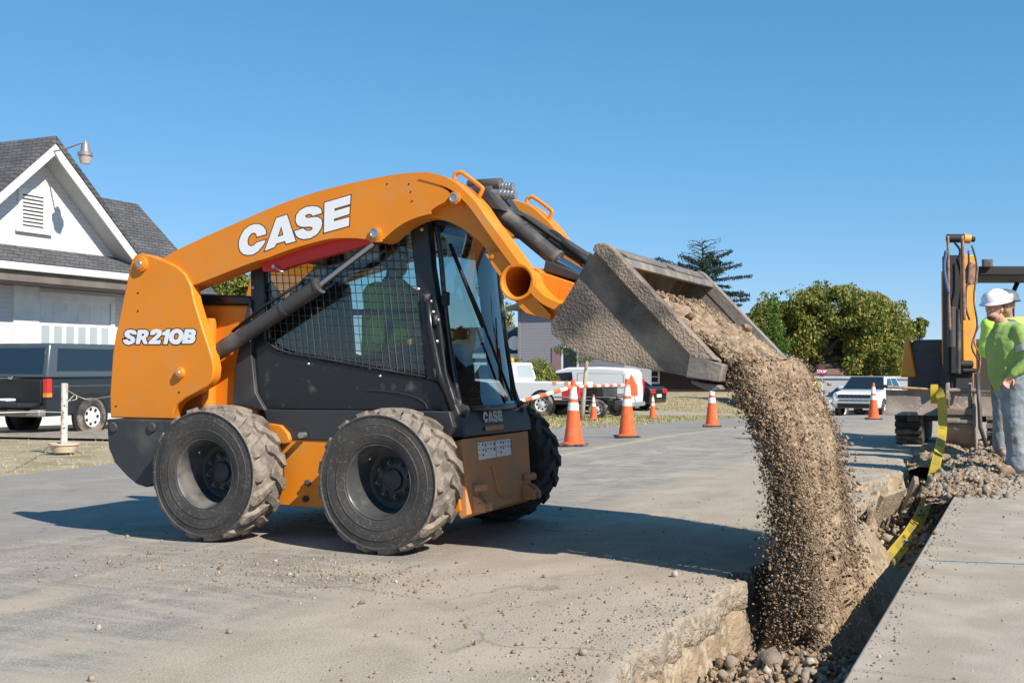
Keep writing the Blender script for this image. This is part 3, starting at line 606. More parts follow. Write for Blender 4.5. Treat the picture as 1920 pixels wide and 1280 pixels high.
# interior
b = MB(); b.box(-.85, -.35, .62, 1.12, .88, 1.0); b.prism([(-.92, .98), (-.80, .98), (-.86, 1.62), (-.98, 1.6)], .64, 1.10); b.build('seat', 'dullblack', LD, bevel=.04)
for yy in (.55, 1.21):
    b = MB(); b.box(-.45, -.2, yy-.05, yy+.05, .85, 1.12); b.tube([(-.3, yy, 1.1), (-.26, yy, 1.25)], .014, 8); b.tube([(-.26, yy, 1.24), (-.25, yy, 1.33)], .024, 10); b.build('joystick', 'dullblack', LD, bevel=.01)
b = MB(); b.box(-.12, .02, YC+.05, YF-.05, .78, .90); b.box(-1.16, -1.12, YC+.05, YF-.05, .9, 1.45); b.build('cab_rear_wall', 'dullblack', LD)
# lower front door kick area in the cab front
b = MB(); b.prism([(.205, .80), (.205, .86), (.25, .85), (.26, .80)], YC, YF); b.build('door_sill', 'charcoal', LD, bevel=.006)
for yy in (.46, 1.28):
    b = MB(); b.cyl((.25, yy, .79), (.33, yy, .79), .035, 16); b.cyl((.33, yy, .79), (.335, yy, .79), .028, 16); b.build('work_light', 'charcoal', LD, smooth=True, auto=40)

# ---------------- bucket
SP = QL([(1118, 468), (1108, 482), (1035, 600), (1032, 612), (1034, 626), (1080, 662), (1120, 674), (1292, 706), (1300, 668)], 0)
bk_prof = [(1.301, 1.646), (1.245, 1.60), (1.056, 1.29), (1.045, 1.25), (1.05, 1.215), (1.19, 1.115), (1.81, .99)]
b = MB(); b.prism(SP, 0, .025, m=0)
# thin shell: back and floor
def shell(prof, t, y0, y1, b, m=0):
    n = len(prof); inn = []
    for i in range(n):
        a = Vector(prof[max(i-1, 0)]); c = Vector(prof[min(i+1, n-1)]); d = (c-a).normalized(); inn.append(tuple(Vector(prof[i])+Vector((-d.y, d.x))*t))
    b.prism(prof+inn[::-1], y0, y1, m=m)
shell(bk_prof, .02, .025, 1.775, b)
b.prism(SP, 1.775, 1.80, m=1)
bk = b.build('bucket', ['bucket', 'bucketclean'], LD, bevel=.004)
# side bars
def barpoly(a, c, w_, n_up=True):
    a = Vector(a); c = Vector(c); d = (c-a).normalized(); n = Vector((-d.y, d.x)); return a, c, d, n
A0 = Vector((1.300, 1.640)); A1 = Vector((1.812, 1.095)); dd = (A1-A0).normalized(); nn = Vector((-dd.y, dd.x))
if nn.x < 0: nn = -nn
bar = [A0, A0+nn*.03-dd*.012, A0+nn*.07+dd*.02, A0+nn*.078+dd*.05, A1+nn*.08+dd*.10, A1+dd*.01]
b = MB(); b.prism([tuple(p) for p in bar], -.055, .03); b.build('side_edge', 'bucket', bk, bevel=.006)
b = MB(); b.prism([tuple(p) for p in bar], 1.77, 1.84); b.build('side_edge', 'bucketclean', bk, bevel=.006)
# cutting edge
ce = [Q(1298, 663, 0), Q(1362, 684, 0), Q(1354, 716, 0), Q(1290, 707, 0)]
b = MB(); b.prism(ce, -.055, .04, m=0); b.prism([(1.80, 1.0), (1.80, 1.025), (1.955, 1.0), (1.955, .975)], .04, 1.76, m=0); b.prism(ce, 1.76, 1.84, m=0)
b.build('cutting_edge', 'bucketclean', bk, bevel=.006)
b = MB(); b.prism(QL([(1296, 712), (1350, 722), (1356, 730), (1340, 734), (1318, 728), (1298, 718)], 0), -.02, .25); b.build('wear_plate', 'bucketclean', bk, bevel=.008)
# top beam
b = MB(); b.prism([(1.30, 1.635), (1.33, 1.655), (1.44, 1.60), (1.455, 1.56), (1.40, 1.565), (1.32, 1.585)], .03, 1.775)
b.prism([(1.335, 1.654), (1.35, 1.668), (1.43, 1.628), (1.43, 1.606)], .12, .82); b.prism([(1.335, 1.654), (1.35, 1.668), (1.43, 1.628), (1.43, 1.606)], .98, 1.62)
b.build('top_beam', 'bucketclean', bk, bevel=.006)
# ============================================================ GROUND, ROAD, TRENCH
def nodes_of(m): return m.node_tree.nodes, m.node_tree.links
def road_mat():
    m = bpy.data.materials.new('road'); m.use_nodes = True; n, l = nodes_of(m); b = n['Principled BSDF']; b.inputs['Roughness'].default_value = .9
    g = n.new('ShaderNodeNewGeometry'); P = g.outputs['Position']; s = n.new('ShaderNodeSeparateXYZ'); l.new(P, s.inputs[0])
    def N(sc_, det=8, st=None, dist=0):
        t = n.new('ShaderNodeTexNoise'); t.inputs['Scale'].default_value = sc_; t.inputs['Detail'].default_value = det; t.inputs['Distortion'].default_value = dist
        if st: mp = n.new('ShaderNodeMapping'); mp.inputs['Scale'].default_value = st; mp.inputs['Rotation'].default_value = (0, 0, R(12)); l.new(P, mp.inputs[0]); l.new(mp.outputs[0], t.inputs[0])
        else: l.new(P, t.inputs[0])
        return t.outputs[0]
    def ramp(src, p0, p1, c0=(0, 0, 0), c1=(1, 1, 1)):
        r = n.new('ShaderNodeValToRGB'); r.color_ramp.elements[0].position = p0; r.color_ramp.elements[1].position = p1
        r.color_ramp.elements[0].color = (*c0, 1); r.color_ramp.elements[1].color = (*c1, 1); l.new(src, r.inputs[0]); return r.outputs[0]
    def mx(f, a, c, bt='MIX'):
        q = n.new('ShaderNodeMixRGB'); q.blend_type = bt
        if hasattr(f, 'links'): l.new(f, q.inputs[0])
        else: q.inputs[0].default_value = f
        for k, v in ((1, a), (2, c)):
            if hasattr(v, 'links'): l.new(v, q.inputs[k])
            else: q.inputs[k].default_value = (*v, 1)
        return q.outputs[0]
    def mth(op, a, c):
        q = n.new('ShaderNodeMath'); q.operation = op
        for k, v in ((0, a), (1, c)):
            if hasattr(v, 'links'): l.new(v, q.inputs[k])
            else: q.inputs[k].default_value = v
        return q.outputs[0]
    asp = ramp(N(5, 12, (1, .35, 1), .8), .32, .68, (.26, .228, .195), (.375, .333, .285))
    spk = ramp(N(130, 3), .42, .60, (.62, .62, .62), (1.15, 1.15, 1.15)); asp = mx(1., asp, spk, 'MULTIPLY'); asp = mx(1., asp, ramp(N(38, 4), .38, .56, (.86, .86, .86), (1.05, 1.05, 1.05)), 'MULTIPLY')
    streak = ramp(N(2.2, 12, (.3, 1.5, 1), 2.2), .47, .62); asp = mx(mth('MULTIPLY', streak, .5), asp, (.40, .355, .3)); tyr = ramp(N(7, 10, (.16, 2.4, 1), .6), .5, .6); asp = mx(mth('MULTIPLY', tyr, .25), asp, (.2, .18, .16))
    con = ramp(N(3.2, 12, (1, .6, 1), .6), .33, .67, (.33, .275, .215), (.42, .355, .285))
    con = mx(1., con, ramp(N(120, 3), .38, .6, (.76, .75, .74), (1.08, 1.08, 1.08)), 'MULTIPLY')
    edge = mth('ADD', s.outputs[0], mth('MULTIPLY', N(2.0, 5), .35))                     # concrete strip beside the trench
    f = ramp(mth('ADD', mth('MULTIPLY', edge, 3.), -1.2), .0, 1.)
    base = mx(f, asp, con)
    dirt = ramp(N(1.5, 8, None, .5), .54, .66); spill = mx(mth('MULTIPLY', dirt, .7), base, (.42, .35, .27))
    # darker strip of old asphalt beyond the centre joint
    far = ramp(mth('MULTIPLY', mth('ADD', s.outputs[0], 2.35), -6.), 0., 1.); spill = mx(mth('MULTIPLY', far, .6), spill, (.235, .215, .2))
    jl = mth('ABSOLUTE', mth('ADD', s.outputs[0], 2.3), 0); jf = ramp(jl, .02, .035, (1, 1, 1), (0, 0, 0)); yf = ramp(mth('MULTIPLY', s.outputs[1], .1), .45, .6); spill = mx(mth('MULTIPLY', mth('MULTIPLY', jf, yf), .6), spill, (.08, .075, .07))
    tl = mth('ABSOLUTE', mth('ADD', s.outputs[0], 1.95), 0); tf = ramp(tl, .05, .09, (1, 1, 1), (0, 0, 0)); spill = mx(mth('MULTIPLY', mth('MULTIPLY', tf, yf), .5), spill, (.5, .43, .3))
    vz = n.new('ShaderNodeTexVoronoi'); vz.feature = 'DISTANCE_TO_EDGE'; vz.inputs['Scale'].default_value = .42
    dm = n.new('ShaderNodeMixRGB'); dm.blend_type = 'ADD'; dm.inputs[0].default_value = .35; l.new(P, dm.inputs[1]); l.new(N(2.5, 8), dm.inputs[2]); l.new(dm.outputs[0], vz.inputs['Vector'])
    ck = ramp(vz.outputs['Distance'], .0, .006, (1, 1, 1), (0, 0, 0)); ckm = ramp(N(.8, 3), .46, .56); spill = mx(mth('MULTIPLY', mth('MULTIPLY', ck, ckm), .55), spill, (.1, .09, .08))
    grit = ramp(N(55, 5), .60, .70); spill = mx(mth('MULTIPLY', grit, .35), spill, (.5, .43, .35)); dk_ = ramp(N(24, 9), .60, .72); spill = mx(mth('MULTIPLY', dk_, .3), spill, (.15, .13, .115))
    l.new(spill, b.inputs['Base Color'])
    bp = n.new('ShaderNodeBump'); bp.inputs['Strength'].default_value = .35; bp.inputs['Distance'].default_value = .012
    l.new(mth('ADD', N(90, 3), mth('MULTIPLY', N(9, 6), 1.5)), bp.inputs['Height']); l.new(bp.outputs[0], b.inputs['Normal'])
    return m
M['road'] = road_mat()
M['walk'] = mat('sidewalk_concrete', (.325, .275, .22), .9, c2=(.40, .34, .28), sc1=3.5, dust=(.3, .255, .205), dsc=1.6, dmix=(.48, .7), bump=.2, bsc=90)
M['slabedge'] = mat('broken_concrete_edge', (.40, .33, .25), .95, c2=(.27, .21, .15), sc1=22, dust=(.2, .16, .12), dsc=30, dmix=(.55, .7), bump=1., bsc=60)
M['clay'] = mat('trench_wall_clay', (.34, .255, .17), .95, c2=(.24, .175, .115), sc1=9, dust=(.41, .33, .24), dsc=16, dmix=(.5, .62), bump=1., bsc=48)
M['grass_soil'] = mat('dry_lawn_soil', (.36, .285, .19), .95, c2=(.24, .2, .1), sc1=1.6, mix=(.42, .66), dust=(.44, .36, .26), dsc=3, dmix=(.5, .7), bump=.8, bsc=30)
TX0, TX1 = 2.02, 2.74
def edge_x(y):                                          # the broken left lip of the trench
    e = TX0+.02*sin(y*9)+.012*sin(y*23)
    if .10 < y < .32: e -= .10
    if y > 2.6: e += .07*sin(y*2.1)+.04
    if 4.6 < y < 5.3: e -= .16
    if 6.0 < y < 6.4: e -= .10
    return e
def ground_z(x, y):
    z = gz(x, y)-.02
    return z
# earth sheet with the trench dug in it
xs = np.array(sorted(set([-400, -200, -120, -80, -60, -45, -35, -28, -22, -18, -15, -12, -10, -8, -6.2, -5, -4, -3, -2, -1, 0, 1, 1.7, 1.85] + list(np.arange(1.92, 2.86, .03).round(3)) + [3, 3.5, 4.5, 5, 6, 8, 12, 20, 40, 80, 200, 400])))
ys = np.array(sorted(set([-400, -150, -60, -30, -15, -8] + list(np.arange(-6, 12, .05).round(3)) + list(range(12, 40, 1)) + list(range(40, 80, 4)) + [90, 110, 150, 250, 500, 900])))
V = []; nx, ny = len(xs), len(ys)
GX, GY = np.meshgrid(xs, ys); nzz = fbm(np.stack([GX, GY, GX*0], -1), 3, 4); nz2 = fbm(np.stack([GX, GY, GX*0], -1), 14, 3, 5)
GZ = np.zeros_like(GX)
def sm(a, b_, v): t = min(max((v-a)/(b_-a), 0), 1); return t*t*(3-2*t)
for j in range(ny):
    for i in range(nx):
        x, y = xs[i], ys[j]; z = gz(x, y)-.03
        if 1.9 < x < 2.85 and y < 10.2:
            e = edge_x(y)-.02+float(vnoise(np.array([[y*13, 3, .5]]), 1)[0])*.018
            dpt = .20+.24*sm(-.45, .1, y)
            if y > 1.0: dpt = .48-.22*sm(1., 2., y)+.12*sm(3.5, 5, y)
            if y > 8.2: dpt *= 1-sm(8.2, 10, y)*.8
            lw = sm(e, e+.07 if y < .1 else e+.16, x); rw = 1-sm(TX1-.05, TX1, x)
            k = min(lw, rw); z = z-.09*(1 if lw > .01 and rw > 0 else 0)-dpt*k
            z += (nzz[j, i]*.05+nz2[j, i]*.018)*k
            pile = max(0, 1-abs(y-2.3)/1.5)*max(0, 1-abs(x-2.28)/.3); z += .38*sm(0, 1, pile)
        GZ[j, i] = z
P = np.stack([GX, GY, GZ], -1).reshape(-1, 3); idx = np.arange(nx*ny).reshape(ny, nx)
Fq = np.stack([idx[:-1, :-1], idx[:-1, 1:], idx[1:, 1:], idx[1:, :-1]], -1).reshape(-1, 4)
cx_ = P[Fq].mean(1); mi_ = ((cx_[:, 0] > 1.9) & (cx_[:, 0] < 2.86) & (cx_[:, 1] < 10.4) & (cx_[:, 1] > -8)).astype(int)
mi_[(cx_[:, 0] >= 1.9) & (cx_[:, 0] < 6) & (cx_[:, 1] < 12)] = 1
tag(npmesh('ground', P, Fq, ['grass_soil', 'clay'], midx=mi_, k=4, smooth=True), kind='structure')
# road slab
rx = [-7.1, -5.6, -4.8, -3, -2, -1, 0, 1, 1.8]; ry = list(np.arange(-9, -3.6, .1))+list(np.arange(-3.6, 10.4, .022))+list(range(11, 60, 1))+[70, 80, 100, 140, 200]
V = []; 
for y in ry:
    row = [(x+.0+(.25*(vnoise(np.array([[y*.5, 0, 0]]), 1)[0]) if x < -7 else 0)+(min(max(0, y-8), 26)*.06 if x < -4 else 0), y, gz(x, y)) for x in rx]
    e = edge_x(y) if y < 9.6 else 6.5
    gg = gz(e, y) if y > 9.6 else 0.; kk = 1 if y < 9.6 else 0; vn_ = lambda f, sd: float(vnoise(np.array([[y*f, sd, .5]]), 1)[0])*kk
    e += vn_(9, 1)*.010+vn_(34, 2)*.007+vn_(3, 3)*.012
    row += [(e-.05, y, gg), (e-.008, y, gg+min(0, vn_(22, 4))*.012), (e+.002+vn_(40, 5)*.004, y, gg-.008), (e+.004+vn_(40, 5)*.008, y, gg-.045), (e+.004+vn_(40, 5)*.011+vn_(12, 7)*.005, y, gg-.085), (e+.002+vn_(40, 5)*.014+vn_(12, 8)*.008, y, gg-.12), (e-.06, y, gg-.16)]
    V += row
nc = len(rx)+7; n_ = len(ry); idx = np.arange(nc*n_).reshape(n_, nc); Fq = np.stack([idx[:-1, :-1], idx[:-1, 1:], idx[1:, 1:], idx[1:, :-1]], -1).reshape(-1, 4)
mi_ = np.tile(np.array([0]*(len(rx)+1)+[1]*(nc-2-len(rx))), n_-1)
tag(npmesh('road', np.array(V), Fq, ['road', 'slabedge'], midx=mi_, k=4), kind='structure')
# sidewalk slabs on the right
b = MB(); y = -9.0
while y < 40:
    L_ = 1.52
    z0 = gz(3, y+L_/2) if y > 10 else 0
    b.box(TX1, 4.3, y+.006, y+L_-.006, z0-.13, z0+.006); y += L_
tag(b.build('sidewalk', 'walk', bevel=.012), kind='structure')
b = MB(); b.box(4.31, 30, -9, 40, -.2, -.012); 
tag(b.build('verge', 'grass_soil'), kind='structure')
# blue survey paint on the sidewalk and road (real marks)
M['bluepaint'] = mat('blue_spray_paint', (.12, .32, .5), .9, c2=(.36, .38, .38), sc1=30)
def strip(pts, wd, z):
    vs = []
    for p, dr in pts: vs += [(p[0]-dr[1]*wd, p[1]+dr[0]*wd, z), (p[0]+dr[1]*wd, p[1]-dr[0]*wd, z)]
    return vs
a = on(1745, 1049, 2, .009); c = on(1925, 1056, 2, .009); b = MB()
for k in range(30):
    t0, t1 = k/30, (k+1)/30; j0 = .012+.004*sin(k*1.7); j1 = .012+.004*sin((k+1)*1.7)
    P0 = Vector(a).lerp(Vector(c), t0); P1 = Vector(a).lerp(Vector(c), t1); b.quad(P0+Vector((0, -j0, 0)), P1+Vector((0, -j1, 0)), P1+Vector((0, j1, 0)), P0+Vector((0, j0, 0)))
tag(b.build('paint_mark', 'bluepaint'), 'thin blue sprayed survey line across the sidewalk', 'paint mark')
# driveway across the far lawn
b = MB(); pts = [dep(1195, 790, 33), dep(1240, 768, 44), dep(1400, 765, 52), dep(1500, 775, 60), dep(1480, 800, 36), dep(1330, 793, 31)]
def drape(x, y, dz): return (x, y, gz(x, y)+dz)
g0, g1 = -14.5, -4.6
for k in range(12):
    xa, xb_ = g0+(g1-g0)*k/12, g0+(g1-g0)*(k+1)/12
    for q in range(4):
        ya, yb = 36+q, 37+q; b.quad(drape(xa, ya, .012), drape(xb_, ya, .012), drape(xb_, yb, .012), drape(xa, yb, .012))
tag(b.build('driveway', 'walk'), kind='structure')
b = MB()
for k in range(14):
    xa, xb_ = -17.4+k*.8, -17.4+(k+1)*.8
    for q in range(6):
        ya, yb = 9.6+q, 10.6+q; b.quad(drape(xa, ya, .012), drape(xb_, ya, .012), drape(xb_, yb, .012), drape(xa, yb, .012))
M['drive'] = mat('dirt_driveway', (.26, .215, .17), .95, c2=(.2, .17, .135), sc1=2, dust=(.34, .3, .25), dsc=5, bump=.4)
tag(b.build('house_driveway', 'drive'), kind='structure')

# dry grass tufts on the verges (uncountable)
def blades(name, n, area, hmin, hmax, mats, wd=.006):
    C = np.array([area() for _ in range(n)]); h = rng.uniform(hmin, hmax, n); th = rng.uniform(0, 6.28, n); ln = rng.normal(0, .35, (n, 2))*h[:, None]
    dx = np.cos(th)*wd; dy = np.sin(th)*wd
    V = np.zeros((n, 3, 3)); V[:, 0] = C+np.stack([dx, dy, dx*0], -1); V[:, 1] = C-np.stack([dx, dy, dx*0], -1); V[:, 2] = C+np.stack([ln[:, 0], ln[:, 1], h], -1)
    o = npmesh(name, V.reshape(-1, 3), np.arange(3*n).reshape(n, 3), mats, midx=rng.integers(0, len(mats), n)); return tag(o, kind='stuff')
M['straw'] = mat('straw_grass', (.42, .35, .19), .9); M['blade'] = mat('green_grass', (.19, .2, .07), .9); M['blade2'] = mat('olive_grass', (.24, .23, .09), .9)
def ar1():
    y = random.uniform(3.2, 30); x = -7.3-random.random()**1.6*6+max(0, min(y-8, 26))*.045; return (x, y, gz(x, y)-.03)
tag(blades('roadside_grass', 4500, ar1, .015, .06, ['straw', 'straw', 'straw', 'blade2'], .007), 'dry straw coloured grass along the left road edge', 'grass')
def ar2():
    y = random.uniform(17, 48); x = -5.2-random.random()*13
    if 36 < y < 40: y -= 5
    return (x, y, gz(x, y)-.03)
tag(blades('lawn_grass', 30000, ar2, .03, .09, ['straw', 'blade2', 'straw', 'blade2', 'blade'], .014), 'patchy dry lawn between the road and the far houses', 'grass')

# loose gravel and crumbs on the road
C = []
def put(n, x0, x1, y0, y1, g=None):
    for _ in range(n):
        x = random.gauss((x0+x1)/2, (x1-x0)/4) if g else random.uniform(x0, x1); y = random.gauss((y0+y1)/2, (y1-y0)/4) if g else random.uniform(y0, y1)
        if x < edge_x(y)-.02 or y > 9: C.append((x, y, gz(x, y)))
C += [(random.uniform(2.78, 3.9), random.uniform(-2.4, 5), .006) for _ in range(420)]+[(2.76+abs(random.gauss(0, .06)), random.uniform(-2.4, 6), .006) for _ in range(500)]
put(900, -2.6, 2.0, -2.6, 3.5); put(1500, -1.0, .9, -1.1, -.1, 1); put(700, 1.0, 2.1, -2.4, 0, 1); put(500, 1.2, 2.2, 3, 8, 1); put(900, 1.75, 2.02, -3, .1); put(350, -2, 1, -1.6, -.2, 1); put(500, 1.4, 2.0, 2, 9)
S = rng.lognormal(math.log(.0042), .5, len(C)); S = np.clip(S, .002, .02); C = np.array(C); C[:, 2] += S*.3
V, Fq = stones(C, S); tag(npmesh('road_gravel', V, Fq, ['stone', 'stonew', 'soil'], midx=np.repeat(rng.choice([0, 1, 2], len(C), p=[.35, .08, .57]), 20)), 'gravel and soil crumbs scattered over the road surface', 'gravel', kind='stuff')
big = [(1265, 1081, .026, 1), (430, 1187, .016, 0), (1020, 1082, .014, 0), (1093, 1228, .022, 0), (970, 1210, .012, 0), (172, 1276, .018, 0), (708, 1193, .012, 0), (185, 1180, .016, 1), (1287, 1119, .012, 1), (982, 1209, .01, 0)]
pr = None
for k, (px, py, r_, wh) in enumerate(big):
    p = on(px, py, 2, 0); V, Fq = stones(np.zeros((1, 3)), np.array([r_]), .25, (.7, 1)); o = npmesh('stone', V, Fq, ['stonew' if wh else 'stone'])
    o.location = (p[0], p[1], r_*.55)
    if k == 0: tag(o, 'largest pale stone, just in front of the loader bucket shadow edge near the trench', 'stone', 'loose stones on the road')
    else: tag(o, ['', 'small stone on the road below the gap between the loader wheels', 'small stone on the road just right of the front wheel shadow', 'dark stone near the bottom edge left of the broken trench lip', 'small stone on the pale concrete strip, above the dark stone near the bottom edge', 'stone at the bottom left corner of the picture', 'small stone on the road directly below the front wheel', 'small pale stone alone on the asphalt at left below the rear wheel', 'small pale stone between the largest pale stone and the trench lip', 'smallest stone touching another on the pale concrete strip'][k], 'stone', 'loose stones on the road')

# rubble lining the trench
C = []; S = []
for _ in range(4200):
    y = random.uniform(-3.2, .5) if random.random() < .62 else random.uniform(3.0, 9)
    x = random.uniform(2.06, 2.72); e = edge_x(y)
    if y < .5: z = -.30+.08*random.random()+.14*max(0, 1-abs(x-2.45)/.3)*(.6+.4*sin(y*2))-.24*sm(-.45, .1, y); s_ = random.choice([.010, .015, .022, .032, .042])
    else: z = -.52+.3*random.random(); s_ = random.choice([.012, .018, .028])
    C.append((x, y, z)); S.append(s_*random.uniform(.7, 1.3))
for _ in range(3600):                                   # spoil on and beside the sidewalk, under the worker
    y = random.gauss(6.6, 1.5); x = min(max(random.gauss(2.80, .2), 2.5), 3.5)
    if y < 4.3: continue
    C.append((x, y, .005+.075*max(0, 1-abs(x-2.80)/.3)*random.uniform(.6, 1)*(1 if y > 5.3 else .3))); S.append(random.choice([.007, .009, .012, .016, .022, .03])*random.uniform(.6, 1.2))
C = np.array(C); C = C[rng.permutation(len(C))]; V, Fq = stones(C, np.array(S)*1.1, .34, (.3, 1), CUBE); 
tag(npmesh('trench_rubble', V, Fq, ['stone', 'stonew', 'soil'], midx=np.repeat(rng.choice([0, 1, 2], len(C), p=[.42, .05, .53]), 12)), 'broken concrete and stones along the trench bottom and its right edge', 'rubble', kind='stuff')
# spoil ridge along the right of the trench
def mound(name, x0, x1, y0, y1, nx_, ny_, hf, mats):
    V = []; 
    for j in range(ny_):
        for i in range(nx_):
            x = x0+(x1-x0)*i/(nx_-1); y = y0+(y1-y0)*j/(ny_-1); V.append((x, y, hf(x, y)))
    V = np.array(V); amp = .05; V[:, 2] += fbm(V*[1, 1, 0], 6, 4)*amp*.6+fbm(V*[1, 1, 0], 26, 3, 7)*.02
    idx = np.arange(nx_*ny_).reshape(ny_, nx_); Fq = np.stack([idx[:-1, :-1], idx[:-1, 1:], idx[1:, 1:], idx[1:, :-1]], -1).reshape(-1, 4)
    return npmesh(name, V, Fq, mats, k=4, smooth=True)
o = mound('spoil_ridge', 2.5, 3.45, 4.6, 10.8, 70, 420, lambda x, y: -.08+.15*math.exp(-((x-2.78)/.17)**2)*sm(4.6, 5.6, y)*(1-.5*sm(8.5, 10.8, y)), ['soil'])
tag(o, 'low ridge of dug soil and rubble along the far right trench edge', 'soil', kind='stuff')
o = mound('spoil_heap', 1.6, 3.2, 8.2, 11.2, 110, 200, lambda x, y: -.12+.22*math.exp(-((x-2.3)/.42)**2-((y-9.6)/1.0)**2), ['soil'])
tag(o, 'heap of soil in the trench below the excavator bucket', 'soil', kind='stuff')

# buckled slabs of old pavement leaning in the trench
for (x, y, lx, ly, tilt, yaw_, lab) in ((2.20, 3.75, .035, .62, 14, 4, 'upright broken pavement slab leaning in the trench nearest the falling soil'), (2.24, 4.85, .04, .8, 24, -8, 'broken pavement slab leaning in the trench behind the nearest one'), (2.32, 6.0, .045, .75, 20, 6, 'farthest broken slab leaning against the left trench wall')):
    b = MB(); N_ = 10
    top = [(0+.02*sin(k*2.3), -ly/2+ly*k/N_) for k in range(N_+1)]
    for k in range(N_): pass
    pol = [(-ly/2+ly*k/N_, .02*sin(k*3.1)) for k in range(N_+1)]+[(ly/2-.03, -.45), (0, -.5), (-ly/2+.05, -.42)]
    b.prism(pol, -lx/2, lx/2, ax=0)
    o = b.build('pavement_slab', 'clay', bevel=.006); o.location = (x, y, -.02); o.rotation_euler = (0, R(tilt), R(yaw_)); tag(o, lab, 'slab')

# ============================================================ SOIL: load in the bucket and the falling stream
nU, nW = 90, 110
A = Vector((1.335, 1.46)); Bp = Vector((1.965, 1.03)); dL = (Bp-A); V = []
for j in range(nW):
    y = .03+1.74*j/(nW-1)
    for i in range(nU):
        t = i/(nU-1); x = A.x+dL.x*t; z = A.y+dL.y*t
        edgeb = min(y-.03, 1.77-y); hh = .0+.035*min(1, edgeb/.35)+.03*sm(.4, .8, t)*(1-sm(1.2, 1.6, y))-.02*sm(1.3, 1.75, y)-.05*max(0, .2-t)/.2; n0 = Vector((.64, .77))
        V.append((x+n0.x*hh, y, z+n0.y*hh))
V = np.array(V); nn1 = fbm(V, 7, 5)*.035+fbm(V, 22, 3, 9)*.016; V[:, 0] += nn1*.64; V[:, 2] += nn1*.77
idx = np.arange(nU*nW).reshape(nW, nU); Fq = np.stack([idx[:-1, :-1], idx[:-1, 1:], idx[1:, 1:], idx[1:, :-1]], -1).reshape(-1, 4)
# under side closes the heap into the bucket
sl_ = npmesh('soil_load', V, Fq, ['soil'], k=4, smooth=True)
tag(sl_, 'tan soil heaped in the tipped loader bucket and sliding over its lip', 'soil', kind='stuff')
C = []; S = []
for _ in range(4200):
    t = random.random(); y = random.uniform(.05, 1.74); h = .012+.03*random.random()+.03*sm(.4, .8, t)*(1-sm(1.2, 1.6, y))
    C.append((A.x+dL.x*t+.64*h, y, A.y+dL.y*t+.77*h)); S.append(min(rng.lognormal(math.log(.0065), .6), .035))
for (px, py, s_) in ((1332, 632, .05), (1350, 640, .035), (1401, 615, .04), (1295, 592, .03), (1438, 690, .035), (1460, 680, .03), (1370, 700, .03)):
    p = on(px, py, 1, .5 if px < 1390 else 1.3); C.append(p); S.append(s_)
V, Fq = stones(np.array(C), np.array(S), .25, (.6, 1)); tag(npmesh('soil_clods', V, Fq, ['soil', 'stone', 'soild'], midx=np.repeat(rng.choice([0, 1, 2], len(C), p=[.75, .17, .08]), 20)), 'clods and stones lying on the soil in the bucket', 'soil', kind='stuff')

# the falling curtain: centre line leaves the lip and drops into the trench
def fall(t):                                            # t 0..1 -> centre x,z
    z = 1.08-1.38*t; x = 1.965+.27*(1-math.exp(-3.0*t))+.05*sm(.1, .4, t); return x, z
nT, nA = 130, 120; V = []
for i in range(nT):
    t = i/(nT-1); x, z = fall(t); y0 = .10+.12*t; y1 = 1.74-.26*sm(.08, .5, t); yc = (y0+y1)/2; hw = (y1-y0)/2; th = .045+.05*t
    if t > .72: hw *= 1+(t-.72)*.5
    for k in range(nA):
        a = 2*pi*k/nA; cy, sy = cos(a), sin(a); V.append((x+th*sy+.02, yc+hw*math.copysign(abs(cy)**.6, cy), z+.03*cy))
V = np.array(V); nrm = V-np.repeat(np.array([[fall(i/(nT-1))[0]+.02, .9, fall(i/(nT-1))[1]] for i in range(nT)]), nA, 0); nrm[:, 1] *= .15; nrm /= np.linalg.norm(nrm, axis=1)[:, None]+1e-6
d_ = fbm(V*[1, 1, .6], 8, 4, 3)*.05+fbm(V, 30, 3, 8)*.022; V += nrm*d_[:, None]
idx = np.arange(nT*nA).reshape(nT, nA); nx_i = np.roll(idx, -1, 1); Fq = np.stack([idx[:-1], nx_i[:-1], nx_i[1:], idx[1:]], -1).reshape(-1, 4)
rnd = rng.random(len(Fq)); tt = np.repeat(np.arange(nT-1)/(nT-1), nA); ok = rnd > np.clip((tt-.45)*.4, 0, .2)
tag(npmesh('falling_soil', V, Fq[ok], ['soil'], k=4, smooth=False), 'dense curtain of soil pouring from the bucket lip down to the trench', 'soil', kind='stuff')
n = 150000; t = rng.random(n)**.85; C = np.zeros((n, 3)); u_ = rng.normal(0, 1, n)
xz = np.array([fall(v) for v in t]); edge_pick = rng.random(n)
yy = np.where(edge_pick < .22, .045-np.abs(rng.normal(0, .022, n))*(.3+t*.9)+.05*rng.random(n)+.05*t, np.where(edge_pick < .32, 1.78+np.abs(rng.normal(0, .05, n))*(.3+1.5*t)-.06, rng.uniform(.03, 1.8, n)))
yy = yy*(1-.15*np.clip((t-.08)/.42, 0, 1))
C[:, 0] = xz[:, 0]+.02+rng.normal(0, 1, n)*(.03+.035*t); C[:, 1] = yy; C[:, 2] = xz[:, 1]+rng.normal(0, .02, n)
S = np.clip(rng.lognormal(math.log(.0027), .6, n), .0014, .012); V, Fq = grains(C, S)
tag(npmesh('falling_grains', V, Fq, ['soil', 'soild', 'stone'], midx=np.repeat(rng.choice([0, 1, 2], n, p=[.78, .2, .02]), 8)), 'spray of flying soil grains around the falling curtain', 'soil', kind='stuff')
n = 700; t = rng.random(n); xz = np.array([fall(v) for v in t]); C = np.stack([xz[:, 0]+.05+rng.normal(0, 1, n)*(.05+.06*t), rng.uniform(0, 1.85, n), xz[:, 1]], -1)
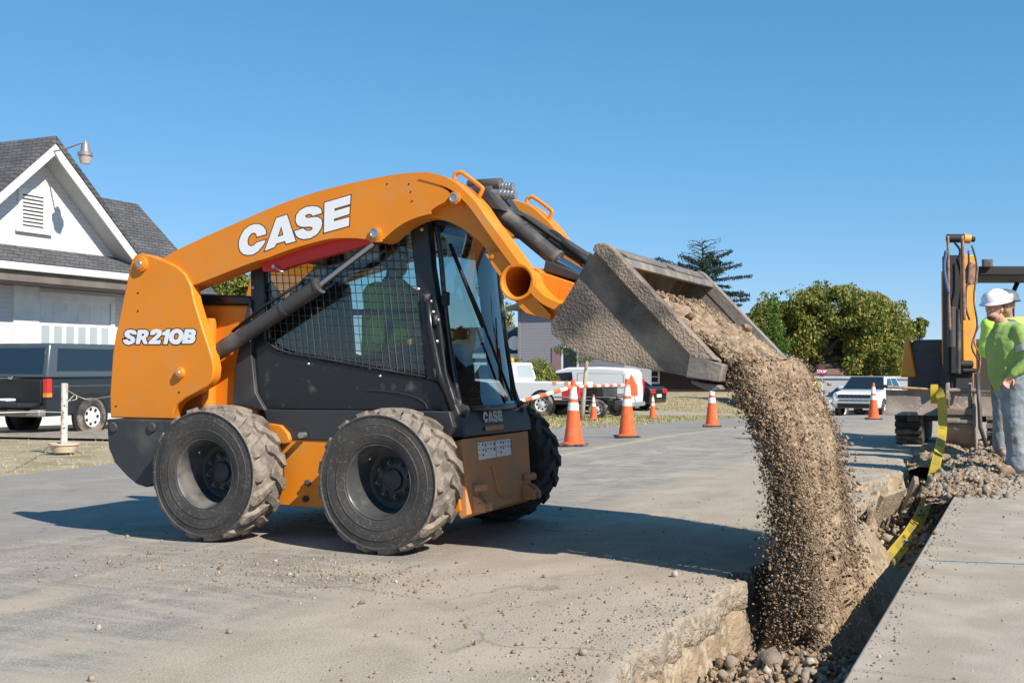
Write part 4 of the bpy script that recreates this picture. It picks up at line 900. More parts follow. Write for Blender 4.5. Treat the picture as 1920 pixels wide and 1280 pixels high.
V, Fq = stones(C, np.clip(rng.lognormal(math.log(.009), .5, n), .004, .03), .3, (.5, 1)); tag(npmesh('falling_clods', V, Fq, ['soil', 'stone'], midx=np.repeat(rng.choice([0, 1], n, p=[.9, .1]), 20)), 'larger clods and pebbles tumbling within the falling soil', 'soil', kind='stuff')
# heap growing where the soil lands
V = []; nx_, ny_ = 60, 120
for j in range(ny_):
    for i in range(nx_):
        x = 2.05+.66*i/(nx_-1); y = -.35+4.3*j/(ny_-1); h = .50*math.exp(-((x-2.24)/.24)**2)*sm(-.3, .45, y)*(1-.75*sm(2.4, 3.95, y)); V.append((x, y, -.56+h))
V = np.array(V); V[:, 2] += fbm(V*[1, 1, 0], 7, 5, 4)*.05; idx = np.arange(nx_*ny_).reshape(ny_, nx_); Fq = np.stack([idx[:-1, :-1], idx[:-1, 1:], idx[1:, 1:], idx[1:, :-1]], -1).reshape(-1, 4)
tag(npmesh('landed_soil', V, Fq, ['soil'], k=4, smooth=True), 'brown soil heap inside the trench where the stream lands', 'soil', kind='stuff')
# ============================================================ CONES AND BARRIER
M['cone'] = mat('cone_orange', (.85, .13, .03), .5, c2=(.75, .11, .03), sc1=8, dust=(.5, .25, .15), dsc=7, dmix=(.6, .85))
M['refl'] = mat('reflective_collar', (.8, .8, .78), .4)
M['conebase'] = mat('cone_base_rubber', (.045, .035, .03), .8, dust=(.16, .13, .1), dsc=9)
def make_cone(h=.93):
    k = h/.93; t = thing('traffic_cone', (0, 0, 0), 'x', 'cone'); r = lambda z: (.135-(z-.045)*(.135-.028)/(.93-.045))*k
    b = MB(); zs = [.04, .06, .50, .50, .62, .66, .84, .93]
    b.rev([(.035*k, .165*k), (.05*k, .15*k), (.06*k, r(.05)), (.93*k, r(.93)), (.93*k, r(.93)*.7), (.90*k, .0)], (0, 0, 0), ax=2, n=32); b.build('cone_body', 'cone', t, smooth=True, auto=40)
    b = MB(); b.box(-.185*k, .185*k, -.185*k, .185*k, 0, .035*k); b.build('cone_base', 'conebase', t, bevel=.012)
    for z0, z1 in ((.50, .61), (.66, .83)):
        b = MB(); b.rev([(z0*k, r(z0)), (z0*k, r(z0)+.003), (z1*k, r(z1)+.003), (z1*k, r(z1))], (0, 0, 0), ax=2, n=32); b.build('reflective_band', 'refl', t, smooth=True, auto=40)
    return t
c0 = make_cone(); c28 = make_cone(.72)
CN = [(1075, 838, 15.0, 0, 'tall orange cone nearest the loader, left end of the striped bar between two cones'), (1176, 822, 16.8, 0, 'tall orange cone in front of the white van at the right bar end'),
      (1335, 802, 19.9, 0, 'orange cone alone on the road just below the loader bucket'), (1638, 788, 29.6, 0, 'orange cone standing on the road in front of the white SUV'),
      (1113, 784, 32.8, 1, 'small orange cone on the lawn beside the thin pale tree trunk'), (1224, 777, 34.5, 1, 'small orange cone on the lawn behind the rear end of the white van')]
cones = []
for i, (px, py, Y, small, lab) in enumerate(CN):
    src = c28 if small else c0; o = src if (i == 0 or i == 4) else copy_tree(src)
    p = hit(px, py-2) if not small else dep(px, py, Y); o.location = (p[0], p[1], gz(p[0], p[1])+.004); o.rotation_euler.z = R([10, 32, 20, 24, 5, 40][i]); tag(o, lab, 'cone', 'traffic cones along the work zone'); cones.append(o)
def striped(name, p0, p1, r, n, label, sag=0):
    b = MB(); P0, P1 = Vector(p0), Vector(p1)
    for k in range(n):
        q = [P0.lerp(P1, (k+j/2)/n)+Vector((0, 0, -sag*4*((k+j/2)/n)*(1-(k+j/2)/n))) for j in range(3)]
        b.tube(q, r, 10, m=k % 2, cap=(k in (0, n-1)))
    return tag(b.build(name, ['cone', 'refl'], smooth=True), label, 'barrier bar')
t1 = cones[0].location+Vector((0, 0, .83)); t2 = cones[1].location+Vector((0, 0, .83))
t0 = Vector(dep(955, 758, 15.3))
striped('barrier_bar', t0, t1, .028, 9, 'orange and white striped bar sloping down from the nearest cone towards the loader tyre')
striped('barrier_bar', t1, t2, .024, 13, 'orange and white striped bar linking the two tall cones')

# ============================================================ PEOPLE
def blob(name, parts, mats, parent, voxel=.012, it=4, label=None, disp=0, dsz=.1):
    bm_ = bmesh.new()
    def sph(c, r, sc_=(1, 1, 1), rot=None):
        m4 = Matrix.Translation(Vector(c)) @ (rot.to_matrix().to_4x4() if rot else Matrix()) @ Matrix.Diagonal((*sc_, 1)) @ Matrix.Diagonal((r, r, r, 1))
        bmesh.ops.create_uvsphere(bm_, u_segments=16, v_segments=10, radius=1, matrix=m4)
    for p in parts:
        if p[0] == 'c':
            a, ra, c, rc = Vector(p[1]), p[2], Vector(p[3]), p[4]; sph(a, ra); sph(c, rc); d = c-a
            q = d.to_track_quat('Z', 'Y'); m4 = Matrix.Translation((a+c)/2) @ q.to_matrix().to_4x4()
            bmesh.ops.create_cone(bm_, cap_ends=True, segments=16, radius1=ra, radius2=rc, depth=d.length, matrix=m4)
        else: sph(p[1], 1, p[2], p[3] if len(p) > 3 else None)
    me = bpy.data.meshes.new(name); bm_.to_mesh(me); bm_.free(); me.materials.append(M[mats])
    o = bpy.data.objects.new(name, me); col.objects.link(o); o.parent = parent
    m_ = o.modifiers.new('remesh', 'REMESH'); m_.mode = 'VOXEL'; m_.voxel_size = voxel; m_.use_smooth_shade = True
    s_ = o.modifiers.new('smooth', 'SMOOTH'); s_.iterations = it; s_.factor = .6
    if disp:
        tx = bpy.data.textures.new(name+'_folds', 'CLOUDS'); tx.noise_scale = dsz; d_ = o.modifiers.new('folds', 'DISPLACE'); d_.texture = tx; d_.strength = disp; d_.mid_level = .5
    if label: o['label'] = label
    return o
M['skin'] = mat('skin', (.55, .3, .22), .55, c2=(.5, .24, .17), sc1=9); M['skintan'] = mat('tanned_skin', (.36, .2, .14), .6)
M['lime'] = mat('lime_fleece', (.30, .43, .115), .85, c2=(.25, .37, .1), sc1=5, bump=.3, bsc=14); M['limevest'] = mat('lime_vest', (.5, .75, .1), .7); M['yellow'] = mat('yellow_vest', (.85, .7, .05), .7)
M['jeans'] = mat('worn_jeans', (.17, .2, .23), .9, c2=(.27, .31, .34), sc1=7, bump=.4, bsc=16, dust=(.24, .23, .2), dsc=3, dmix=(.5, .75)); M['boot'] = mat('tan_boot', (.22, .15, .09), .8, dust=(.36, .3, .23), dsc=8)
M['sole'] = mat('boot_sole', (.1, .08, .06), .9); M['whitehat'] = mat('white_hard_hat', (.78, .78, .8), .3, coat=.3); M['greyhat'] = mat('grey_hard_hat', (.13, .14, .17), .4, coat=.2); M['yellowhat'] = mat('yellow_hard_hat', (.85, .62, .02), .4)
M['hair'] = mat('brown_hair', (.13, .06, .03), .8); M['eyew'] = mat('eye_white', (.7, .68, .65), .3); M['reflgrey'] = mat('reflective_tape', (.45, .47, .45), .4); M['denimshirt'] = mat('blue_shirt', (.06, .12, .25), .9); M['orangestrip'] = mat('orange_vest_strip', (.9, .35, .1), .7)
def hand(pw, pd, side, curl=.5, s=1.):
    # palm + five separate fingers; pw wrist, pd pointing direction (unit), side = sideways unit vector
    pw = Vector(pw); d = Vector(pd).normalized(); sd = Vector(side).normalized(); n = d.cross(sd).normalized(); out = []
    palm = pw+d*.05*s
    for k in (-1.3, 0, 1.3): out.append(('c', pw+sd*.012*k*s, .015*s, pw+d*.085*s+sd*.02*k*s, .012*s))
    for k, L_ in ((-1.5, .062), (-.5, .078), (.5, .084), (1.5, .072)):
        a = pw+d*.09*s+sd*.0185*k*s; m_ = a+(d*cos(curl*.6)+n*sin(curl*.6))*L_*.5*s; e = m_+(d*cos(curl*1.6)+n*sin(curl*1.6))*L_*.5*s
        out += [('c', a, .0095*s, m_, .009*s), ('c', m_, .009*s, e, .0075*s)]
    a = pw+d*.03*s+sd*.026*s; m_ = a+(d*.6+sd*.55+n*.4).normalized()*.04*s; out += [('c', a, .012*s, m_, .010*s), ('c', m_, .010*s, m_+(d*.8+n*.5).normalized()*.03*s, .008*s)]
    return out
def hat(parent, c, m_, tilt=0, yaw_=0, s=1.):
    b = MB(); n = 32; prof = [(0, .145), (.004, .15), (.014, .135), (.03, .128), (.07, .122), (.10, .10), (.125, .06), (.134, 0)]
    vs = []; 
    for j in range(n):
        t = 2*pi*j/n
        for i, (z, r) in enumerate(prof):
            ex = 1.14+(.16*max(0, cos(t))**2 if i < 2 else 0); vs.append((r*cos(t)*ex*s, r*sin(t)*s, (z+(.006 if abs(sin(t)) < .25 and i > 3 else 0))*s))
    k = len(prof); fs = [(j*k+i, ((j+1) % n)*k+i, ((j+1) % n)*k+i+1, j*k+i+1) for j in range(n) for i in range(k-1)]
    b.add(vs, fs); o = b.build('hard_hat', m_, parent, smooth=True, world=False); o.location = c; o.rotation_euler = (0, tilt, yaw_)
    sd = o.modifiers.new('solid', 'SOLIDIFY'); sd.thickness = .004; return o
def head_parts(c, f, s=1.):     # c centre, f facing unit (horizontal-ish)
    c = Vector(c); f = Vector(f).normalized(); up = Vector((0, 0, 1)); r_ = f.cross(up).normalized(); q = f.to_track_quat('X', 'Z')
    return [('e', c+up*.02*s, (.098*s, .078*s, .10*s), q), ('e', c+f*.03*s-up*.055*s, (.06*s, .055*s, .062*s), q), ('e', c+f*.102*s-up*.012*s, (.018*s, .012*s, .016*s), q), ('c', c+f*.09*s+up*.02*s, .008*s, c+f*.108*s-up*.012*s, .012*s),
            ('e', c+r_*.078*s-up*.005*s, (.022*s, .009*s, .032*s), q), ('e', c-r_*.078*s-up*.005*s, (.022*s, .009*s, .032*s), q), ('e', c+f*.085*s-up*.047*s, (.014*s, .024*s, .008*s), q), ('e', c+f*.08*s+up*.022*s, (.016*s, .05*s, .012*s), q)]
def face_bits(parent, c, f, s=1.):
    c = Vector(c); f = Vector(f).normalized(); up = Vector((0, 0, 1)); r_ = f.cross(up).normalized()
    for k in (-1, 1):
        b = MB(); e = c+f*.083*s+r_*.032*s*k+up*.004*s
        b.rev([(-.009*s, 0), (-.006*s, .007*s), (0, .009*s), (.006*s, .007*s), (.009*s, 0)], tuple(e), n=12); b.build('eye', 'eyew', parent, smooth=True, world=False)
def person(name, loc, rz, label, J, mats, hat_m, hat_at, voxel=.012, face=(-1, 0, 0), heavy=1., group=None, vest=None, hands=True, hat_tilt=0, beard=None):
    t = thing(name, loc, label, 'person', rz, group); H = heavy
    body = head_parts(J['head'], face)+[('c', J['neck'], .055, Vector(J['head'])-Vector((0, 0, .04)), .052), ('c', J['neck'], .06, J['chest'], .12*H), ('c', J['chest'], .13*H, J['pelvis'], .13*H)]
    for s in ('n', 'f'):
        body += [('c', J['sh'+s], .055, J['el'+s], .042), ('c', J['el'+s], .04, J['wr'+s], .027), ('c', J['hip'+s], .085*H, J['kn'+s], .055), ('c', J['kn'+s], .055, J['an'+s], .038), ('c', J['an'+s], .04, J['to'+s], .03)]
        if hands:
            w_ = Vector(J['wr'+s]); d_ = (Vector(J['hd'+s])-w_).normalized(); sd = d_.cross(Vector((0, 1, 0))); sd = sd if sd.length > .2 else Vector((1, 0, 0)); body += hand(w_, d_, sd, .9)
    bo = blob('body', body, mats[0], t, voxel*.6, 3)
    top = [('c', J['chest'], .185*H, J['pelvis'], .175*H), ('c', Vector(J['neck'])-Vector((0, 0, .05)), .085, J['chest'], .17*H), ('c', J['shn'], .095, J['shf'], .095)]
    for s in ('n', 'f'): top += [('c', J['sh'+s], .088, J['el'+s], .068), ('c', J['el'+s], .066, Vector(J['el'+s]).lerp(Vector(J['wr'+s]), .92), .046)]
    jk = blob('jacket', top, mats[1], t, voxel, 5, disp=.03, dsz=.15)
    tr = []
    for s in ('n', 'f'): tr += [('c', J['hip'+s], .115*H, J['kn'+s], .084*H), ('c', J['kn'+s], .084*H, J['an'+s], .07*H)]
    tr += [('c', J['pelvis'], .15*H, Vector(J['pelvis'])-Vector((0, 0, .08)), .15*H)]
    tz = blob('trousers', tr, mats[2], t, voxel, 3, disp=.03, dsz=.11)
    for s in ('n', 'f'):
        a = Vector(J['an'+s]); e = Vector(J['to'+s]); a0 = Vector((a.x, a.y, e.z+.01)); d_ = (e-a0).normalized(); b = blob('boot', [('c', a+Vector((0, 0, .05)), .058, a0, .052), ('c', a0-d_*.03, .048, e, .042), ('c', a0.lerp(e, .5), .05, e, .045)], 'boot', t, voxel*.8, 3)
        sb = MB(); sd = d_.cross(Vector((0, 0, 1))).normalized(); z = e.z-.045
        o8 = [a0-d_*.085+sd*.035, a0-d_*.085-sd*.035, a0-sd*.045, e-sd*.05, e+d_*.05-sd*.03, e+d_*.05+sd*.03, e+sd*.05, a0+sd*.045]
        sb.prism([(p.x, p.y) for p in o8], z-.01, z+.022, ax=2); sb.build('boot_sole', 'sole', b, bevel=.006, world=False)
    if hat_m: hat(t, hat_at, hat_m, hat_tilt, math.atan2(face[1], face[0]))
    face_bits(bo, J['head'], face)
    q = Vector(face).normalized().to_track_quat('X', 'Z'); hd = Vector(J['head']); blob('hair', [('e', hd-Vector(face).normalized()*.03+Vector((0, 0, .015)), (.085, .084, .085), q)], 'hair', t, .012, 1)
    if beard: blob('beard', [('e', hd+Vector(face).normalized()*.045-Vector((0, 0, .075)), (.045, .05, .035), q)], beard, t, .01, 2)
    return t, jk
# foreground worker, seen from his right side
J = dict(head=(-.115, -.02, 1.60), neck=(-.03, 0, 1.46), chest=(.06, 0, 1.24), pelvis=(.08, 0, .95), shn=(.07, -.19, 1.36), eln=(.09, -.27, 1.10), wrn=(-.05, -.235, .97), hdn=(-.085, -.22, .90),
         shf=(.02, .19, 1.36), elf=(.03, .27, 1.12), wrf=(-.0, .24, .93), hdf=(-.02, .24, .86), hipn=(.05, -.10, .88), knn=(.03, -.12, .50), ann=(.05, -.12, .11), ton=(-.11, -.16, .045),
         hipf=(.12, .10, .88), knf=(.19, .13, .50), anf=(.25, .14, .11), tof=(.10, .11, .045))
pw = dep(1888, 890, 11.05)
wk, jk = person('person', (pw[0], pw[1], .012), YAW, 'worker in white hard hat, lime sweatshirt and jeans standing at the trench edge', J, ('skin', 'lime', 'jeans'), 'whitehat', (-.095, -.01, 1.66), .009, (-.80, -.58, -.12), 1.32, hat_tilt=.22, beard='hair')
a_ = Vector(J['shn']).lerp(Vector(J['eln']), .45); c_ = Vector(J['shn']).lerp(Vector(J['eln']), .68); b = MB(); b.tube([a_, c_], [.092, .086], 20, cap=False); b.build('reflective_band', 'reflgrey', jk, world=False, smooth=True)
# second and third workers behind
J2 = {k: (v[0], v[1], v[2]) for k, v in J.items()}; J2.update(head=(-.02, -.02, 1.62), neck=(0, 0, 1.47), chest=(.02, 0, 1.25), shn=(.2, 0, 1.40), shf=(-.2, 0, 1.40), eln=(.27, .02, 1.12), elf=(-.24, .02, 1.12), wrn=(.22, -.1, .92), wrf=(-.12, -.16, 1.0), hdn=(.2, -.14, .84), hdf=(-.04, -.2, 1.0), pelvis=(.02, 0, .95), hipn=(.1, 0, .9), hipf=(-.08, 0, .9), knn=(.12, -.02, .5), knf=(-.08, .0, .5), ann=(.12, 0, .1), anf=(-.1, 0, .1), ton=(.14, -.15, .045), tof=(-.12, -.15, .045))
p = dep(1892, 862, 13.2); s2 = 1.86/1.76
w2, jk2 = person('person', (p[0], p[1], .02), YAW, 'worker in grey hard hat and yellow green vest, behind the man in the white hat', J2, ('skintan', 'limevest', 'jeans'), 'greyhat', (-.02, -.02, 1.66), .014, (-.5, -.85, -.2), 1.05); w2.scale = (1.08, 1.08, 1.08)
p = dep(1903, 862, 12.4); J3 = dict(J); J3.update(head=(-.06, .0, 1.38), neck=(-.02, 0, 1.26), chest=(.04, 0, 1.1), shn=(-.02, -.18, 1.22), shf=(.0, .18, 1.22), eln=(-.06, -.24, 1.0), elf=(-.1, .22, 1.0), wrn=(-.02, -.22, .78), wrf=(-.02, .2, .78), hdn=(-.02, -.22, .7), hdf=(-.02, .2, .7), pelvis=(.14, 0, .88), hipn=(.12, -.1, .84), hipf=(.16, .1, .84))
w3, jk3 = person('person', (p[0], p[1], .02), YAW, 'worker almost hidden between the excavator arm and the man in the white hat', J3, ('skintan', 'limevest', 'denimshirt'), 'greyhat', (-.06, .0, 1.42), .016, (-.9, -.2, -.2), .95)
# flagger far down the road
p = dep(1519, 775, 48); g = gz(p[0], p[1]); J4 = dict(J2)
J4.update(elf=(.30, -.1, 1.2), shf=(.2, 0, 1.4), wrf=(.42, -.2, 1.42), hdf=(.5, -.2, 1.46), shn=(-.2, 0, 1.4), eln=(-.25, 0, 1.12), wrn=(-.22, -.1, .9), hdn=(-.2, -.14, .84))
w4, jk4 = person('person', (p[0], p[1], g), YAW, 'distant flagger in yellow hard hat and vest holding the stop sign', J4, ('skintan', 'yellow', 'denimshirt'), 'yellowhat', (-.02, -.02, 1.66), .025, (0, -1, 0), 1., hands=True)
M['signred'] = mat('sign_maroon', (.13, .014, .035), .5)
ps = dep(1543, 776, 47.8); sg = thing('stop_sign', (ps[0], ps[1], gz(ps[0], ps[1])), 'dark red octagonal stop sign on a thin pole held by the distant flagger', 'road sign', YAW)
b = MB(); b.cyl((0, 0, 0), (-.05, 0, 1.75), .014, 8); b.build('pole', 'refl', sg, world=False)
o8 = [(.23*cos(pi/8+k*pi/4)-.055, 1.90+.23*sin(pi/8+k*pi/4)) for k in range(8)]
b = MB(); b.prism(o8, -.035, -.02); pn = b.build('sign_panel', 'signred', sg, world=False)
tc_ = bpy.data.curves.new('stop', 'FONT'); tc_.body = 'STOP'; tc_.size = .17; tc_.offset = .004; tc_.align_x = 'CENTER'; to = bpy.data.objects.new('t', tc_); me = bpy.data.meshes.new_from_object(to); bpy.data.objects.remove(to)
b = MB(); b.add([(v.co.x-.055, -.038, v.co.y+1.84) for v in me.vertices], [tuple(p_.vertices) for p_ in me.polygons]); b.build('lettering', 'refl', pn, world=False, fixn=False)
# loader operator
JO = dict(head=(.02, 0, .78), neck=(.0, 0, .62), chest=(-.02, 0, .40), pelvis=(-.04, 0, .10), shn=(.0, -.19, .53), shf=(.0, .19, .53), eln=(.05, -.26, .28), elf=(.05, .26, .28), wrn=(.30, -.28, .30), wrf=(.30, .28, .30), hdn=(.38, -.28, .30), hdf=(.38, .28, .30),
          hipn=(0, -.1, .1), hipf=(0, .1, .1), knn=(.42, -.13, .15), knf=(.42, .13, .15), ann=(.46, -.13, -.06), anf=(.46, .13, -.06), ton=(.52, -.13, -.08), tof=(.52, .13, -.08))
wo, jo = person('person', (-.42, .88, .96), 0, 'operator in a lime vest with orange strips seated inside the loader cab', JO, ('skin', 'limevest', 'denimshirt'), None, None, .016, (1, -.2, 0), .98)
for yy in (-.1, .1):
    b = MB(); b.tube([(.0, yy, .64), (.15, yy, .52), (.17, yy, .38), (.16, yy, .12)], .03, 8); b.build('vest_strip', 'orangestrip', jo, world=False, smooth=True)

# ============================================================ MINI EXCAVATOR
EX = thing('mini_excavator', (2.4, 12.0, 0), 'orange and charcoal mini excavator with raised blade standing over the far end of the trench', 'excavator')
M['trackrub'] = mat('track_rubber', (.03, .028, .027), .85, c2=(.07, .06, .05), sc1=6, dust=(.26, .21, .17), dsc=2.2, dmix=(.5, .6), bump=.5, bsc=20)
M['blade'+'steel'] = mat('worn_blade_steel', (.24, .185, .16), .6, c2=(.32, .26, .22), sc1=5, dust=(.42, .38, .34), dsc=14, dmix=(.62, .7), bump=.2, bsc=40)
M['exbody'] = mat('excavator_charcoal', (.065, .062, .06), .5, c2=(.06, .058, .058), sc1=2)
M['exorange'] = mat('excavator_orange', (.8, .3, .03), .5, dust=(.4, .2, .08), dsc=6, dmix=(.55, .8))
for tx in (1.62, 2.78):
    b = MB(); pr_ = []
    for k in range(10): a = pi/2+pi*k/9; pr_.append((10.95+.27+.27*cos(a), .275+.27*sin(a)))
    for k in range(10): a = -pi/2+pi*k/9; pr_.append((12.6+.27*cos(a), .275+.27*sin(a)))
    b.prism(pr_, tx, tx+.34, ax=0); tr = b.build('track', 'trackrub', EX, bevel=.02)
    b = MB()
    for k in range(9):
        a = pi/2+pi*(k+.5)/9; y, z = 11.22+.28*cos(a), .275+.28*sin(a); ty, tz_ = -sin(a)*.035, cos(a)*.035
        b.add([(tx-.005, y-ty, z-tz_), (tx+.345, y-ty, z-tz_), (tx+.345, y+ty, z+tz_), (tx-.005, y+ty, z+tz_)]+[(tx-.005, y-ty*.7+cos(a)*.03, z-tz_*.7+sin(a)*.03), (tx+.345, y-ty*.7+cos(a)*.03, z-tz_*.7+sin(a)*.03), (tx+.345, y+ty*.7+cos(a)*.03, z+tz_*.7+sin(a)*.03), (tx-.005, y+ty*.7+cos(a)*.03, z+tz_*.7+sin(a)*.03)], [(0, 1, 2, 3), (4, 5, 6, 7), (0, 1, 5, 4), (1, 2, 6, 5), (2, 3, 7, 6), (3, 0, 4, 7)])
    b.build('track_lug', 'trackrub', tr)
# blade
a0 = on(1660, 775, 1, 10.2); a1 = on(1872, 775, 1, 10.2); zt = on(1700, 731, 1, 10.2)[2]; zb = a0[2]
b = MB(); b.prism([(10.20, zb), (10.26, zb+.1), (10.27, zt-.06), (10.23, zt), (10.26, zt), (10.31, zt-.06), (10.31, zb+.08), (10.25, zb-.0)], a0[0], a1[0], ax=0)
b.prism([(10.17, zb-.015), (10.19, zb+.03), (10.26, zb+.03), (10.26, zb-.015)], a0[0]-.01, a1[0]+.01, ax=0)
bl = b.build('dozer_blade', 'bladesteel', EX, bevel=.006)
b = MB(); xm = (a0[0]+a1[0])/2; b.box(xm-.42, xm-.32, 10.3, 11.6, .34, .46); b.box(xm+.32, xm+.42, 10.3, 11.6, .34, .46); b.box(xm-.5, xm+.5, 11.5, 12.4, .3, .6); b.build('undercarriage', 'exbody', EX, bevel=.01)
# house
hp = [dep(px, py, 16.6) for px, py in ((1703, 637), (1792, 637), (1792, 737), (1690, 737))]
b = MB(); x0 = on(1703, 650, 1, 11.1)[0]; ztop = hp[0][2]; x1 = x0+1.25; yb = 11.1
b.prism([(x0-.02, .62), (x0-.02, .80), (x0, ztop-.12), (x0+.06, ztop-.02), (x1-.05, ztop-.02), (x1, ztop-.15), (x1, .62)], yb, yb+1.9)
hs = b.build('house', 'exbody', EX, bevel=.05)
b = MB(); b.box(x0+.02, x1-.2, yb-.012, yb+.02, ztop-.18, ztop-.165); b.build('panel_seam', 'greysteel', hs)
b = MB(); b.box(x0+.42, x0+.47, yb-.03, yb+.01, .98, 1.22); b.build('grille', 'dullblack', hs, bevel=.01)
b = MB(); b.box(x0+.52, x0+.66, yb-.006, yb+.01, 1.2, 1.29); b.build('yellow_sticker', 'yellow', hs)
ow = [on(px, py, 1, yb-.05) for px, py in ((1688, 707), (1718, 707), (1711, 670), (1705, 637), (1696, 636))]
b = MB(); b.prism([(p_[0], p_[2]) for p_ in ow], yb-.05, yb+1.6); b.build('side_cover', 'exorange', EX, bevel=.02)
# stick, boom, cylinders
def E3(px, py, Y): return dep(px, py, Y)
def vbar(name, pxs, pyt, pyb, Y, depth, m_, parent=EX):
    a = E3(pxs[0], pyb, Y); c = E3(pxs[1], pyb, Y); t = E3(pxs[0], pyt, Y); b = MB(); cy, sy = cos(YAW), sin(YAW)
    L_ = (Vector(c)-Vector(a)).length; vs = []
    for z in (a[2], t[2]):
        for (u_, v_) in ((0, 0), (L_, 0), (L_, depth), (0, depth)): vs.append((a[0]+u_*cy-v_*sy, a[1]+u_*sy+v_*cy, z))
    b.add(vs, [(0, 3, 2, 1), (4, 5, 6, 7), (0, 1, 5, 4), (1, 2, 6, 5), (2, 3, 7, 6), (3, 0, 4, 7)]); return b.build(name, m_, parent, bevel=.01)
sk = vbar('stick', (1779, 1803), 478, 700, 14.6, .2, 'dullblack')
vbar('stick_side', (1806, 1831), 478, 700, 14.75, .22, 'exorange', sk)
vbar('boom', (1782, 1826), 505, 735, 15.1, .3, 'exorange')
b = MB()
b.cyl(E3(1784, 650, 14.5), E3(1784, 575, 14.5), .05, 16, m=0); b.cyl(E3(1797, 700, 14.5), E3(1797, 580, 14.5), .028, 14, m=1)
b.build('bucket_cylinder', ['exbody', 'greysteel'], EX, smooth=True, auto=40)
b = MB(); b.cyl(E3(1776, 447, 14.6), E3(1806, 447, 14.6), .055, 18, m=0); b.cyl(E3(1806, 447, 14.6), E3(1818, 448, 14.6), .062, 18, m=1); b.cyl(E3(1818, 448, 14.6), E3(1827, 449, 14.6), .035, 14, m=0)
b.build('boom_pin', ['dullblack', 'exorange'], EX, smooth=True, auto=40)
M['rust'] = mat('rusty_hose_cover', (.36, .19, .12), .8, c2=(.2, .1, .07), sc1=14)
for k, (pts, r_, m_) in enumerate((([(1777, 442), (1778, 500), (1779, 560), (1781, 620)], .017, 'rust'), ([(1804, 442), (1806, 500), (1807, 560), (1808, 600)], .022, 'rust'), ([(1774, 470), (1770, 500), (1774, 530), (1779, 550)], .022, 'denimshirt'), ([(1816, 470), (1816, 520), (1811, 545), (1812, 580), (1818, 600)], .013, 'greysteel'),
        ([(1822, 460), (1831, 500), (1826, 560), (1832, 610), (1822, 650), (1836, 680), (1831, 705)], .012, 'greysteel'), ([(1790, 455), (1800, 470), (1796, 490)], .016, 'dullblack'), ([(1836, 610), (1826, 640), (1838, 672), (1830, 720)], .010, 'rust'))):
    b = MB(); b.tube(cr([E3(x, y, 14.45) for x, y in pts], 5), r_, 8); b.build('hose', m_, EX, smooth=True)
b = MB(); b.prism([(0, 0), (.1, .02), (.12, .25), (.02, .30), (-.05, .12)], -.06, .06); o = b.build('stick_head', 'rust', sk, bevel=.01, world=False); q = E3(1815, 535, 14.6); o.location = Vector(q)-Vector(EX.location); o.rotation_euler.z = YAW
b = MB(); b.box(0, .30, 0, .35, 0, .38); b.cyl((.05, -.03, .38), (.28, -.03, .38), .05, 14); b.cyl((.0, -.05, .3), (.32, -.05, .3), .03, 12); o = b.build('swing_post', 'dullblack', EX, bevel=.02, world=False); q = E3(1782, 738, 14.7); o.location = Vector(q)-Vector(EX.location); o.rotation_euler.z = YAW
# dig bucket
bx0 = on(1773, 800, 1, 9.75)[0]; bx1 = on(1826, 800, 1, 9.75)[0]
prf = [(9.95, .72), (9.72, .70), (9.62, .52), (9.60, .34), (9.66, .16), (9.78, .02), (9.86, -.06), (10.35, .25), (10.3, .6)]
b = MB(); b.prism([(9.72, .50), (9.64, .34), (9.69, .18), (9.8, .04), (9.9, -.02), (9.92, .0), (9.83, .07), (9.73, .2), (9.68, .34), (9.75, .48)], bx0, bx1, ax=0); b.prism(prf, bx0-.02, bx0+.005, ax=0); b.prism(prf, bx1, bx1+.03, ax=0); b.box(bx0, bx1, 9.66, 9.72, .46, .54); b.box(bx0, bx1, 9.62, 9.66, .36, .40)
for k in range(3): xx = bx0+.06+k*(bx1-bx0-.12)/2; b.add([(xx-.03, 9.84, .0), (xx+.03, 9.84, .0), (xx+.03, 9.90, -.02), (xx-.03, 9.90, -.02), (xx-.015, 9.88, -.13), (xx+.015, 9.88, -.13), (xx+.015, 9.9, -.13), (xx-.015, 9.9, -.13)], [(0, 1, 2, 3), (4, 5, 6, 7), (0, 1, 5, 4), (1, 2, 6, 5), (2, 3, 7, 6), (3, 0, 4, 7)])
db = b.build('digging_bucket', 'bladesteel', EX, bevel=.008)
b = MB(); b.tube([on(1832, 700, 1, 9.7), on(1836, 760, 1, 9.6), on(1838, 800, 1, 9.55), on(1850, 838, 1, 9.55)], .025, 8); b.build('bucket_edge', 'greysteel', db, smooth=True)
b = MB(); xx = (bx0+bx1)/2; b.prism([(9.75, .5), (9.68, .66), (9.72, .84), (9.9, .86), (10.0, .6)], xx-.16, xx-.12, ax=0); b.prism([(9.75, .5), (9.68, .66), (9.72, .84), (9.9, .86), (10.0, .6)], xx+.10, xx+.14, ax=0); b.cyl((xx-.2, 9.78, .76), (xx+.2, 9.78, .76), .03, 12); b.build('bucket_ear', 'bladesteel', db, bevel=.006)
